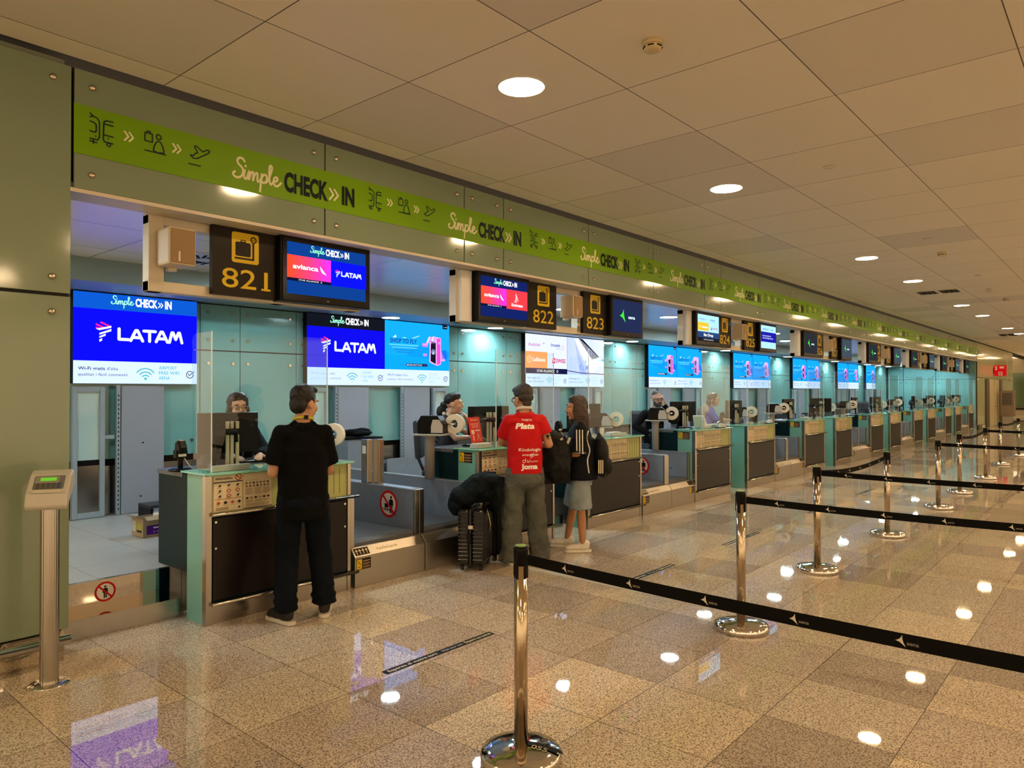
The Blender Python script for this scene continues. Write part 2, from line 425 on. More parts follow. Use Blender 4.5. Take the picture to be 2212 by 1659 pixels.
def wifi_strip(A, x, w, h):
    A.rect(x, 0, x+w, h, '#c9dcff')
    A.text('Wi-Fi gratis', x+.035*w, h*.60, h*.135, '#16236b', .018, w=.20*w); A.text("d'alta", x+.25*w, h*.60, h*.135, '#16236b', 0, w=.085*w)
    A.text('qualitat i f\u00e0cil connexi\u00f3', x+.035*w, h*.34, h*.125, '#16236b', 0, w=.375*w)
    g = '#3fa9b8'
    for r in (.42, .28, .15): A.ring(x+.555*w, h*.22, r*h*1.15, h*.05, g, math.radians(38 if r > .4 else 40), math.radians(142 if r > .4 else 140), 14)
    A.circ(x+.555*w, h*.23, h*.06, '#35b7a4', 14)
    for t, yy, ww in (('AIRPORT', .68, .155), ('FREE WIFI', .44, .175), ('AENA', .20, .095)): A.text(t, x+.665*w, yy*h, h*.15, g, .008, w=ww*w)
    A.ring(x+.935*w, h*.45, h*.165, h*.035, '#1c2350', math.radians(50), math.radians(375), 22)
    A.stroke([(x+.918*w, h*.5), (x+.932*w, h*.41), (x+.972*w, h*.60)], h*.035, '#1c2350')

# ================================================================ the setting
FY = 5.13; CH = 3.83; XE = 36.4      # front glass plane, hall ceiling, end of the desk hall
def slab(name, x0, x1, y0, y1, z0, z1, m, label=None):
    o = box_part(name, None, x0, x1, y0, y1, z0, z1, m)
    return tag(o, label, None, None, 'structure')
slab('floor', -12, 62, -16, 12, -.12, 0, GRANITE, 'polished beige granite floor of the hall')
slab('gap_shade_sheet', -12, 62, 5.085, 5.95, CH+.10, CH+.16, DARK, 'dark shadow gap between ceiling and fascia')  # near-black sheet: the gap's shade is put into its colour
slab('ceiling', -12, 62, -16, 5.085, CH, CH+.09, CEIL, 'cream square panel ceiling above the hall')
slab('floor_booth', 1.2, XE-.1, 5.70, 8.9, .002, .34, BFLOOR, 'raised grey tiled floor behind the desks')
o = MB(); o.bx(1.0, XE, 5.19, 7.75, 3.02, 3.08, CEILB); o.bx(1.0, XE, 7.75, 9.0, 2.79, 3.08, pm('grey_teal_bulkhead', (.26, .34, .33), .45))
tag(o.done('ceiling_booth'), 'white panel ceiling over the desks', None, None, 'structure')
# wall behind the desks: sage glass sheets over a black slot and a steel skirting
wb = struct('wall_back', 'teal glass wall behind the desks')
box_part('wall_core', wb, 1.0, XE, 8.68, 8.8, .34, 2.79, DARK)
cuts = [1.0, 2.35, 4.14, 4.66, 5.47, 8.56, 9.80, 10.2, 12.85, 13.3, 14.3, 14.66, 17.45, 18.1, 19.0, 19.35, 22.1, 22.8, 23.7, 24.0, 26.9, 27.6, 28.4, 28.8, 31.4, 32.2, 34.4, 35.4, XE-.1]
for a, b in zip(cuts, cuts[1:]):
    p = MB()
    for z0, z1 in ((.955, 2.20), (2.215, 2.775)): p.bx(a+.005, b-.005, 8.60, 8.66, z0, z1, TEAL)
    p = p.done('glass_sheet', wb)
    st = MB()
    for z in (1.12, 2.05, 2.34, 2.68):
        for xx in (a+.10, b-.10): st.cyl((xx, 8.60, z), (xx, 8.585, z), .018, BRONZE, 12)
    st.done('studs', wb)
box_part('skirting', wb, 1.0, XE, 8.60, 8.66, .345, .88, STEEL)
# end wall of the desk hall and the hall's far walls
we = struct('wall_end', 'pale teal glass wall closing the row of desks')
for y0, y1 in ((5.14, 6.62), (6.64, 7.9), (7.92, 8.55)):
    p = MB()
    for z0, z1 in ((.42, 2.20), (2.215, 3.0)): p.bx(XE, XE+.06, y0, y1, z0, z1, TEAL)
    p.done('glass_sheet', we)
    st = MB()
    for z in (.6, 2.05, 2.34, 2.85):
        for yy in (y0+.1, y1-.1): st.cyl((XE, yy, z), (XE-.015, yy, z), .018, BRONZE, 12)
    st.done('studs', we)
box_part('wall_core', we, XE+.07, XE+.15, 5.2, 9.0, 0, 3.1, DARK)
box_part('skirting', we, XE-.01, XE+.06, 5.14, 8.5, 0, .41, GREYST)
wf = struct('wall_far', 'dark green glass wall at the far end of the hall')
FARG = pm('dark_green_glass', (.07, .11, .05), .08, spec=.6)
box_part('wall_core', wf, 61.9, 62.2, -16, 12, 0, 4.0, pm('far_plaster', (.30, .26, .16), .5))
for k in range(22): 
    p = MB(); y0 = -15+k*1.22
    p.bx(61.84, 61.9, y0, y0+1.2, .55, 2.2, FARG); p.bx(61.84, 61.9, y0, y0+1.2, 2.22, 2.95, FARG); p.done('glass_sheet', wf)
box_part('bumper', wf, 61.75, 61.84, -15, 12, .38, .5, BLACK)

def glass_run(name, label, x0, x1, joints, zs, bolts=True, m=GLASS):
    w = struct(name, label)
    js = [x0]+[j for j in joints if x0 < j < x1]+[x1]
    for a, b in zip(js, js[1:]):
        for z0, z1 in zs:
            box_part('glass_sheet', w, a+.006, b-.006, FY, FY+.02, z0, z1, m, .003)
            if bolts:
                st = MB()
                for xx in (a+.11, b-.11):
                    for z in (z0+.10, z1-.10): st.lathe([(.021, 0), (.019, -.010), (.010, -.016), (.0, -.017)], (xx, FY, z), BRONZE, 14, 'Y')
                st.done('studs', w)
    return w
# left wall panel beside the first desk
wl = glass_run('wall_left', 'sage glass wall panel at the near end of the desks', -1.9, 1.632, [-.3], [(.20, 2.305), (2.325, 3.783)])
box_part('wall_core', wl, -2.0, 1.60, FY+.05, FY+.42, 0, 3.83, pm('wall_core_paint', (.20, .22, .16), .5))
box_part('plinth', wl, -1.9, 1.60, FY+.0, FY+.05, .0, .19, MIRROR)
MB().cyl((-1.9, FY-.10, .16), (1.60, FY-.10, .16), .032, CHROME, 20).done('bumper_rail', wl)
for x in (.2, 1.3): MB().cyl((x, FY-.10, .16), (x, FY, .14), .018, CHROME, 12).cyl((x, FY-.02, .14), (x, FY, .14), .045, CHROME, 16).done('rail_bracket', wl)
box_part('joint_strip', wl, -1.9, 1.62, FY+.012, FY+.05, 2.30, 2.33, DARK)
# glass fascia above the desks
fj = [3.535]
x = 5.2
while x < 37:
    fj += [x, x+.6, x+2.2, x+3.8]; x += 5.4
fa = glass_run('wall_front', 'sage glass fascia above the check-in desks', 1.638, XE+.5, fj, [(3.012, 3.783)])
box_part('wall_core', fa, 1.62, XE+.5, FY+.05, FY+.18, 3.06, 3.80, DARK)
box_part('soffit_strip', fa, 1.62, XE+.5, FY+.0, FY+.24, 2.985, 3.01, CREAM)
# wall that goes on past the desks, with a door pair
wr = glass_run('wall_right', 'sage glass wall beyond the last desk', XE+.5, 49, [XE+.5+1.6*k for k in range(1, 9)], [(.2, 2.28), (2.30, 3.783)], m=pm('pale_sage_glass', (.42, .44, .26), .12))
box_part('wall_core', wr, XE+.4, 49, FY+.05, FY+.4, 0, 3.83, pm('wall_core_paint', (.20, .22, .16), .5))
box_part('plinth', wr, XE+.5, 48.9, FY-.03, FY+.05, 0, .19, MIRROR)
dr = struct('door_1', 'pair of cream doors with dark jambs in the wall past the desks')
for a, b, nm, mm, yy in ((39.0, 39.9, 'door_jamb', pm('dark_jamb', (.07, .05, .03), .5), .06), (43.3, 44.2, 'door_jamb', pm('dark_jamb', (.07, .05, .03), .5), .06), (39.95, 41.55, 'door_leaf', pm('cream_door', (.46, .40, .24), .4), .04), (41.65, 43.25, 'door_leaf', pm('cream_door', (.46, .40, .24), .4), .04)):
    d = box_part(nm, dr, a, b, FY-yy, FY-.002, .02, 2.25, mm)
    if nm == 'door_leaf':
        hx = b-.12 if b < 42 else a+.12
        MB().cyl((hx, FY-.05, 1.02), (hx, FY-.11, 1.02), .02, CHROME, 12).cyl((hx, FY-.11, 1.02), (hx-.5 if b < 42 else hx+.5, FY-.11, 1.02), .02, CHROME, 12).done('handle', d)
# steel kerbs in the gaps between the desks
def kerb(x0, x1, k):
    w = struct('kerb', 'polished steel kerb in the passage')
    MB().prism([(5.47, 0), (5.47, .138), (5.69, .138), (5.69, 0)], x0, x1, STEEL, 'X').done('riser', w)
    box_part('tread', w, x0, x1, 5.472, 5.66, .1385, .141, MIRROR); box_part('upper_face', w, x0, x1, 5.66, 5.697, .1385, .342, MIRROR)
    if k == 0:
        A = Art(); no_sign(A, False)
        A.build('warning_sticker', w, (2.03, 5.66, .250), (.072, 0, 0), (0, 0, .072))
def no_sign(A, case=True):
    """round prohibition sign, unit radius"""
    A.circ(0, 0, 1.0, '#c8161c', 40); A.circ(0, 0, .80, '#ece6da', 40)
    k = '#151210'
    fx = .30 if case else 0
    A.circ(fx, .50, .11, k, 14); A.rrect(fx-.17, -.12, fx+.17, .36, .07, k); A.rect(fx-.14, -.62, fx-.02, -.1, k); A.rect(fx+.02, -.62, fx+.14, -.1, k)
    A.rect(fx-.24, -.12, fx-.17, .30, k); A.rect(fx+.17, -.12, fx+.24, .30, k)
    if case:
        A.rect(-.42, -.30, -.02, .02, k); A.stroke([(-.60, -.38), (.30, -.40)], .06, k)
        for j in range(6): A.rect(-.45+.12*j, -.52, -.40+.12*j, -.42, k)
        A.stroke([(.25, -.42), (.30, -.66)], .07, k)
    A.stroke([(-.62, .62), (.62, -.62)], .17, '#c8161c')
X0 = [2.50, 7.32, 12.16, 17.05, 21.86, 26.68, 31.50]     # left end of each pair of desks
kerb(1.60, 2.49, 0)
for k in range(6): kerb(X0[k]+4.15, X0[k+1]-.01, k+1)
kerb(X0[6]+4.15, XE, 9)
# metal joint strip across the floor
tag(box_part('trim_1', None, 5.305, 5.375, -6, 4.98, .0005, .004, pm('ceiling_sheen_joint_strip', (.62, .60, .54), .45, metal=.3)), 'metal joint strip set across the granite floor', None, None, 'structure')  # pale colour stands in for the ceiling reflected in the metal

# ================================================================ ceiling fittings
def downlight(x, y, z, label, group, lamp, r=.16):
    t = thing('downlight', label, 'ceiling light', (x, y, z), group=group)
    MB().lathe([(r+.012, 0), (r+.010, -.006), (r, -.008), (r, -.001)], (0, 0, 0), WHITEP, 32).done('trim_ring', t)
    d = MB(); d.lathe([(r, -.004), (.001, -.004)], (0, 0, 0), lamp, 32); d.done('diffuser', t)
    return t
HX = [3.83, 7.17, 12.42, 15.62, 20.85, 24.1, 29.5, 32.6, 38.0, 41.3, 46.6, 50.0, 55.3]
pos = ['nearest, the largest of the row', 'second', 'third', 'fourth', 'fifth', 'sixth', 'seventh', 'eighth', 'ninth', 'tenth', 'eleventh', 'twelfth', 'thirteenth']
for i, x in enumerate(HX):
    downlight(x, 3.22, CH, f'round white downlight in the hall ceiling, {pos[i]} along the fascia', 'hall downlights along the fascia', LAMP)
for x in (-4.8, -1.4): downlight(x, 3.22, CH, 'round white downlight in the hall ceiling behind the viewer', 'hall downlights behind the viewer', LAMP)
for row, y in enumerate((-1.1, -5.4, -9.7)):
    for x in [-4.8, -1.4]+HX:
        downlight(x, y, CH, 'round white downlight in the hall ceiling over the open hall', 'hall downlights over the open hall', LAMP)
BX = [1.25, 6.7, 11.5, 16.4, 21.2, 26.0, 30.8]  # first lamp is added out of view to light the near end
for i, x in enumerate(BX):
    downlight(x, 6.25, 3.02, f'cool white downlight over the passage {"left of the first desk pair" if i == 0 else f"between desks {820+2*i} and {821+2*i}"}', 'downlights over the desks', LAMPB, .15)
    if i: downlight(x-2.2, 6.9, 3.02, f'cool white downlight over the staff side of desks {819+2*i} and {820+2*i}', 'downlights over the staff side', LAMPB, .15)
for x, t in ((6.85, 'above the second wall screen'), (9.15, 'left of the third wall screen'), (13.6, 'left of the fourth wall screen'), (18.35, 'left of the fifth wall screen'), (22.95, 'left of the sixth wall screen'), (27.7, 'left of the seventh wall screen'), (32.0, 'left of the last wall screen'), (35.3, 'by the end wall'), (33.6, 'short of the end wall')):
    downlight(x, 8.28, 2.79, f'cool white downlight close to the teal wall, {t}', 'wall downlights', LAMPW, .13)
downlight(35.1, 6.0, 3.02, 'cool white downlight over the last desk near the end wall', 'downlights by the end wall', LAMPB, .15); downlight(35.1, 7.2, 3.02, 'cool white downlight behind the last desk near the end wall', 'downlights by the end wall', LAMPB, .15)  # two lamps added to brighten the end wall
def detector(x, y, label, group=None):
    t = thing('smoke_detector', label, 'smoke detector', (x, y, CH), group=group)
    m = pm('detector_cream', (.62, .52, .30), .45)
    MB().lathe([(.062, 0), (.064, -.02), (.060, -.026)], (0, 0, 0), m, 32).done('base', t)
    MB().lathe([(.056, -.026), (.056, -.034), (.050, -.056), (.03, -.062), (.001, -.064)], (0, 0, 0), m, 32).done('head', t)
    s = MB()
    for k in range(6):
        a = k*PI/3+.3; s.box((.054*math.cos(a), .054*math.sin(a), -.040), (.006, .036, .007), BLACKM, (0, 0, a))
    s.done('slots', t)
detector(3.86, 2.20, 'round cream smoke detector on the ceiling to the right of the nearest downlight')
detector(12.66, 2.21, 'small cream smoke detector on the ceiling past the third downlight')
detector(19.9, 2.2, 'tiny cream smoke detector far down the ceiling by the right edge')
for i, (x, y) in enumerate(((7.12, 2.17), (11.4, 2.17), (15.6, 2.15))):
    t = thing('ceiling_cap', f'flat round sprinkler cap on the ceiling, {("nearest", "second", "farthest")[i]} of three', 'sprinkler', (x, y, CH), group='sprinkler caps')
    MB().lathe([(.05, -.001), (.05, -.008), (.047, -.010), (.001, -.010)], (0, 0, 0), pm('cap_cream', (.72, .66, .55), .4), 24).done('cap', t)
    MB().lathe([(.052, 0), (.052, -.001), (.02, -.001)], (0, 0, 0), DARK, 24).done('gap', t)
t = thing('emergency_light', 'cream oblong emergency light on the ceiling beyond the air vents', 'emergency light', (17.95, 2.26, CH))
box_part('housing', t, -.16, .16, -.05, .05, -.05, 0, CREAM, .008); box_part('lens', t, -.15, .15, -.045, .045, -.058, -.05, WHITEP, .003)
for i, y in enumerate((3.36, 2.95)):
    t = thing('air_vent', f'black slotted air vent in the ceiling, the {("left", "right")[i]} of the pair', 'vent', (17.66, y, CH), group='ceiling vents')
    box_part('frame', t, -.28, .28, -.18, .18, -.008, 0, CREAM); box_part('opening', t, -.24, .24, -.16, .16, -.012, -.008, BLACKM)
    for k in (-1, 0, 1): box_part('slat', t, -.24, .24, k*.1-.008, k*.1+.008, -.02, -.012, pm('vent_slat', (.06, .05, .04), .5))
t = thing('air_vent', 'thin black slotted vent far along the ceiling at the right edge', 'vent', (33, 3.6, CH))
box_part('opening', t, -.5, .5, -.25, .25, -.012, 0, BLACKM); box_part('slat', t, -.5, .5, -.02, .02, -.02, -.012, CREAM)
t = thing('swirl_diffuser', 'blue grey swirl air diffuser in the desk ceiling by sign 821', 'vent', (3.45, 7.0, 3.02))
box_part('plate', t, -.33, .33, -.33, .33, -.006, 0, pm('diffuser_plate', (.55, .58, .62), .4))
d = MB()
for k in range(20):
    a = 2*PI*k/20; r = .2
    d.box((r*math.cos(a), r*math.sin(a), -.008), (.16, .026, .004), BLACKM, (0, 0, a+.35))
d.done('slots', t)

# ================================================================ green wayfinding band
band = thing('wayfinding_band', 'lime green band with travel icons and repeated check-in wordmark along the fascia', 'sign', (1.64, FY, 3.235))
BG = pm('lime_green_film', (.165, .33, .003), .45, spec=.15)
box_part('film', band, 0, 37.1-1.64, -.005, -.001, 0, .321, BG)
NAVY, PALE, INK = '#1c2a28', '#e6e2b8', '#12191c'
for k in range(16):
    AA = [Art() for _ in range(5)]; x = .09+2.255*k
    journey_icons(AA, x, .095, .165, NAVY, PALE)
    for A, nm in zip(AA, ('train_and_bus_icon', 'traveller_icon', 'aeroplane_icon', 'chevron_mark', 'chevron_mark')): A.build(nm, band, (0, -.0055, 0), (1, 0, 0), (0, 0, 1))
    A = Art(); simple_check_in(A, x+.97, .075, 1.13, PALE, INK, PALE); A.build('wordmark', band, (0, -.0055, 0), (1, 0, 0), (0, 0, 1))

# ================================================================ hanging signs and displays over the desks
SY = 5.35
SIGNB = pm('sign_brown', (.016, .011, .006), .45, spec=.15); YEL = pm('sign_yellow', (.66, .46, .012), .4, spec=.2)
def number_sign(x, n, w=.535):
    t = thing('number_sign', f'dark brown hanging sign with yellow suitcase pictogram and number {n}', 'sign', (x, SY, 2.452), group='desk number signs')
    box_part('board', t, 0, w, -.02, .03, 0, .537, SIGNB, .002)
    A = Art(); y, k = YEL, SIGNB
    A.rrect(.155, .265, .385, .505, .02, y)
    A.rrect(.185, .318, .315, .43, .014, k); A.rect(.225, .43, .275, .436, k); A.stroke([(.232, .43), (.232, .445), (.268, .445), (.268, .43)], .007, k)
    A.rect(.18, .293, .345, .308, k); A.rect(.328, .293, .345, .44, k); A.ring(.338, .458, .022, .010, k, n=20); A.stroke([(.338, .458), (.326, .452)], .006, k)
    A.build('pictogram', t, (0, -.0205, 0), (1, 0, 0), (0, 0, 1))
    A = Art(); A.text(str(n), .27, .064, .150, YEL, .004, 'c', w=.39); 
    if n % 10 == 1: A.rect(.408, .064, .490, .079, YEL)
    A.build('number', t, (0, -.0205, 0), (1, 0, 0), (0, 0, 1))
    return t
def disp(x, w, label, content):
    t = thing('flight_display', label, 'display', (x, SY, 2.445), group='displays over the desks')
    MB().bx(0, w, -.085, .03, 0, .545, BLACK).done('housing', t, .004)
    box_part('bezel_lip', t, .02, w-.02, -.092, -.085, .012, .532, pm('bezel_gloss', (.008, .008, .008), .2, spec=.15))
    x0, x1, z0, z1 = .055, w-.055, .065, .495; W_, H_ = x1-x0, z1-z0
    A = Art(True); content(A, W_, H_); A.build('screen', t, (x0, -.093, z0), (1, 0, 0), (0, 0, 1))
    A = Art(); A.rect(0, 0, .022, .006, '#b8b8b8'); A.build('badge', t, (w/2-.011, -.093, .028), (1, 0, 0), (0, 0, 1))
    return t
def grad(A, x0, y0, x1, y1, stops):
    n = 14
    for k in range(n):
        t = (k+.5)/n*(len(stops)-1); i = min(int(t), len(stops)-2); f = t-i
        c = '#'+''.join('%02x' % round(int(stops[i][j:j+2], 16)*(1-f)+int(stops[i+1][j:j+2], 16)*f) for j in (1, 3, 5))
        A.rect(x0+(x1-x0)*k/n, y0, x0+(x1-x0)*(k+1)/n, y1, c)
def avianca(A, x0, y0, x1, y1):
    grad(A, x0, y0, x1, y1, ['#ff4a20', '#ff3f78', '#e62ee6']); w, h = x1-x0, y1-y0
    A.text('avianca', x0+.12*w, y0+.42*h, h*.20, '#ffffff', .03, w=.58*w)
    A.poly([(x0+.74*w, y0+.66*h), (x0+.76*w, y0+.45*h), (x0+.84*w, y0+.40*h), (x0+.90*w, y0+.28*h), (x0+.79*w, y0+.36*h)], '#ffffff')
def star_strip(A, x0, y0, x1, y1):
    A.rect(x0, y0, x1, y1, '#0c1030'); A.text('STAR ALLIANCE', (x0+x1)/2-.02*(x1-x0), y0+.28*(y1-y0), .45*(y1-y0), '#ffffff', 0, 'c', w=.46*(x1-x0)); A.ring(x0+.77*(x1-x0), y0+.5*(y1-y0), .22*(y1-y0), .08*(y1-y0), '#ffffff', n=10)
def scr_two(right):
    def f(A, w, h):
        A.rect(0, 0, w, h, '#0c3a86' if right == 'latam' else '#101f5e'); simple_check_in(A, .27*w, .84*h, .50*w, '#8fffc0', '#ffffff', '#ffffff')
        avianca(A, 0, .31*h, .53*w, .75*h); star_strip(A, 0, .25*h, .53*w, .31*h)
        if right == 'latam':
            A.rect(.53*w, .25*h, w, .75*h, '#0a10f0'); latam_mark(A, .585*w, .43*h, .16*h); latam_word(A, .66*w, .46*h, .27*w, .10*h)
        else:
            A.rect(.53*w, .25*h, w, .75*h, '#f03a44')
            for k in range(4): A.stroke(smooth_pts([(.70*w+.02*w*k, .44*h), (.735*w, .50*h+.04*h*k), (.76*w-.006*w*k, .56*h+.03*h*k), (.79*w, .48*h)]), .012*h, '#ffe4e4')
            A.text('Emirates', .765*w, .33*h, .075*h, '#ffffff', .02, 'c', w=.25*w)
    return f
def scr_aena(bgc='#20284a'):
    def f(A, w, h):
        A.rect(0, 0, w, h, bgc); aena_mark(A, .22*w, .30*h, .42*h, '#3fe03a'); A.text('aena', .52*w, .44*h, .10*h, '#d8f0ff', .025, w=.24*w)
    return f
def scr_bagdrop(A, w, h):
    A.rect(0, 0, w, h, '#1c1c22'); A.rect(0, .36*h, w, h, '#a8dcff'); A.rect(0, .14*h, w, .36*h, '#26406e')
    A.text('Bag Drop', .5*w, .20*h, .10*h, '#ffffff', .02, 'c', w=.44*w); A.text('STAR ALLIANCE', .5*w, .045*h, .045*h, '#d8d8d8', 0, 'c', w=.46*w)
    A.rect(0, .40*h, .5*w, .70*h, '#e0b828'); A.ring(.09*w, .54*h, .04*h, .012*h, '#ffffff', n=14); A.text('Lufthansa', .17*w, .50*h, .075*h, '#ffffff', .02, w=.29*w)
    A.text('Austrian', .06*w, .80*h, .07*h, '#6a84b0', .01, w=.26*w); A.poly([(.35*w, .80*h), (.44*w, .88*h), (.39*w, .82*h)], '#3a5a8a')
    A.text('brussels', .58*w, .80*h, .065*h, '#2e5e96', .02, w=.22*w); A.text('airlines', .68*w, .74*h, .04*h, '#6a9ac8', 0, w=.12*w)
    A.poly([(.60*w, .46*h), (.66*w, .46*h), (.66*w, .58*h)], '#3a3a7a'); A.text('SWISS', .69*w, .48*h, .07*h, '#c03a5a', .02, w=.24*w)
def scr_airfrance(A, w, h):
    A.rect(0, 0, w, h, '#a8dcff'); A.rect(0, .28*h, w, .72*h, '#1c1a9c'); A.text('AIRFRANCE', .10*w, .80*h, .07*h, '#24509a', .015, w=.40*w); A.stroke([(.54*w, .80*h), (.58*w, .88*h)], .012*h, '#d03040'); A.text('KLM', .64*w, .80*h, .07*h, '#2a88d0', .02, w=.16*w)
    A.text('BAGGAGE DROP-OFF', .10*w, .52*h, .05*h, '#e8f0ff', .005, w=.56*w); A.text('AND CUSTOMER SERVICE', .10*w, .42*h, .05*h, '#e8f0ff', .005, w=.70*w)
def speaker(x, label):
    t = thing('loudspeaker', label, 'loudspeaker', (x, SY-.02, 2.745), .0, 'cream loudspeakers on the sign frames')
    box_part('cabinet', t, -.10, .10, -.165, .05, -.135, .135, pm('speaker_cream', (.62, .52, .36), .45), .018)
    box_part('grille', t, -.088, .088, -.171, -.161, -.122, .122, pm('speaker_grille', (.30, .20, .10), .8, bump=.3, bscale=400), .01)
    box_part('badge', t, -.035, -.023, -.174, -.169, -.11, -.04, pm('badge_pale', (.7, .65, .5), .4)); box_part('bracket', t, -.03, .03, .0, .054, -.16, -.135, CREAM)
    return t
def frame(x0, x1, label, uprights):
    t = thing('sign_frame', label, 'frame', (x0, SY+.035, 2.43), group='cream frames of the hanging signs'); w = x1-x0
    MB().bx(0, w, .0, .10, .49, .56, CREAM).bx(0, w, .0, .10, 0, .08, CREAM).done('rail', t, .006)
    for u in uprights: box_part('upright', t, u, u+.11, -.004, .104, 0, .57, CREAM, .006)
    for u in uprights[:1]+uprights[-1:]: box_part('hanger', t, u+.03, u+.08, .03, .07, .56, .592, CREAM)
    return t
frame(2.21, 4.09, 'cream frame of the hanging sign 821', [0, 1.0, 1.75])
number_sign(2.66, 821); disp(3.20, .91, 'black display beside sign 821 showing avianca and LATAM logos', scr_two('latam'))
speaker(2.36, 'cream loudspeaker left of hanging sign 821')
SOFF = [0, 5.045, 10.0, 14.94, 19.74, 24.5, 29.3]
CONT = [(scr_two('emirates'), scr_aena(), 'showing avianca and Emirates logos', 'showing the green aena star'),
        (scr_bagdrop, scr_airfrance, 'showing Bag Drop', 'with a purple baggage message')]
for k, d in enumerate(SOFF):
    n = 822+2*k; x = 5.33+d
    fr = frame(x, x+3.55, f'cream frame carrying signs {n} and {n+1}', [0, 1.62, 2.19, 3.4])
    c = CONT[k] if k < 2 else (scr_aena('#262a30'), scr_aena('#3a4652'), 'showing a small green star on grey', 'showing a small green star on grey')
    disp(x+.19, .88, f'black display {c[2]}, left of sign {n}', c[0]); number_sign(x+1.145, n, .525)
    number_sign(x+2.24, n+1, .53); disp(x+2.77, .84, f'black display {c[3]}, right of sign {n+1}', c[1])
    speaker(x+1.90, f'cream loudspeaker between signs {n} and {n+1}')
    box = MB().bx(.0, .16, -.06, .0, 0, .54, WHITEP).done('end_box', None, .004); box.parent = fr; box.location = (.02, 0, .01)
    A = Art(); A.text('SE 00866', 0, 0, .05, '#1a1712', .01, w=.33); A.build('stencil', fr, (2.225, -.006, .03), (0, 0, 1), (-1, 0, 0))

# ================================================================ lit wall screens
def ad(A, x, y, w, h):
    """shopping advert: words left, a phone shaped like a shop right"""
    A.rect(x, y, x+w, y+h, '#0a9cff'); A.rect(x, y+.30*h, x+w, y+h, '#129fff')
    A.poly([(x+.30*w, y+.30*h), (x+w, y+.20*h), (x+w, y+.42*h), (x+.5*w, y+.52*h)], '#0b92f4')
    P = lambda a, b: (x+a*w, y+b*h)
    A.text('SHOP TO FLY', x+.075*w, y+.555*h, .085*h, '#14367e', .022, w=.40*w)
    A.rect(*P(.06, .50), *P(.50, .525), '#5cc8ff'); A.rect(*P(.10, .455), *P(.48, .462), '#a8e0ff')
    for k, (a, b) in enumerate(((.13, .43), (.17, .39))): A.rect(*P(a, .40-.045*k), *P(b, .418-.045*k), '#1a74c8')
    A.poly([P(.11, .66), (x+.16*w, y+.72*h), P(.165, .66)], '#cdeaff'); A.poly([P(.38, .66), P(.50, .73), P(.53, .73), P(.44, .67)], '#8fd0ff'); A.rect(*P(.26, .655), *P(.31, .675), '#7ce8ff')
    # phone-shop
    A.poly([P(.67, .18), P(.68, .70), P(.74, .74), P(.86, .71), P(.86, .14), P(.80, .10)], '#e8a8f0')
    A.poly([P(.79, .12), P(.79, .70), P(.85, .70), P(.85, .15)], '#d848c0'); A.poly([P(.69, .20), P(.695, .64), P(.775, .60), P(.775, .14)], '#141426')
    A.ring(x+.735*w, y+.40*h, .05*h, .010*h, '#b8d0ff', n=18); A.rect(*P(.722, .36), *P(.748, .42), '#c8d8ff')
    for k in range(4): A.poly([P(.66+.03*k, .72), P(.62+.035*k, .585), P(.645+.035*k, .575), P(.69+.03*k, .73)], '#f0c8ff' if k % 2 == 0 else '#c890e8')
    A.rrect(*P(.56, .50), *P(.645, .58), .01*w, '#c878e0'); A.rrect(*P(.57, .30), *P(.63, .36), .008*w, '#b888e8'); A.rect(*P(.56, .545), *P(.645, .56), '#f0c0f0')
    A.poly([P(.85, .20), P(.86, .44), P(.93, .22)], '#ff9ad8'); A.poly([P(.87, .24), P(.865, .42), P(.94, .46), P(.965, .28)], '#1766f0'); A.ring(x+.83*w, y+.60*h, .022*h, .008*h, '#ffd0ff', n=12)
    A.rrect(*P(.31, .075), *P(.645, .135), .02*w, '#182450'); A.text('MODE SHOPPING', x+.325*w, y+.088*h, .034*h, '#e8f4ff', .02, w=.23*w); A.rect(*P(.58, .09), *P(.63, .12), '#3a4a70')
    A.rect(*P(.20, .10), *P(.29, .112), '#2f6fb0'); A.rect(*P(.665, .09), *P(.81, .102), '#2f6fb0')
    A.rect(*P(.885, .915), *P(.965, 1.0), '#0a0f20'); aena_mark(A, x+.892*w, y+.93*h, .045*h, '#ffffff'); A.rect(*P(.925, .948), *P(.955, .96), '#ffffff')
def latam_panel(A, x, y, w, h, top):
    A.rect(x, y, x+w, y+h, '#0a0aff' if top == '#0b52c0' else '#0d0ad8'); A.rect(x, y+.765*h, x+w, y+h, top)
    simple_check_in(A, x+.275*w, y+.845*h, .50*w, '#9dffd0', '#ffffff', '#ffffff')
    latam_mark(A, x+.165*w, y+.28*h, .30*h); latam_word(A, x+.33*w, y+.31*h, .54*w, .19*h)
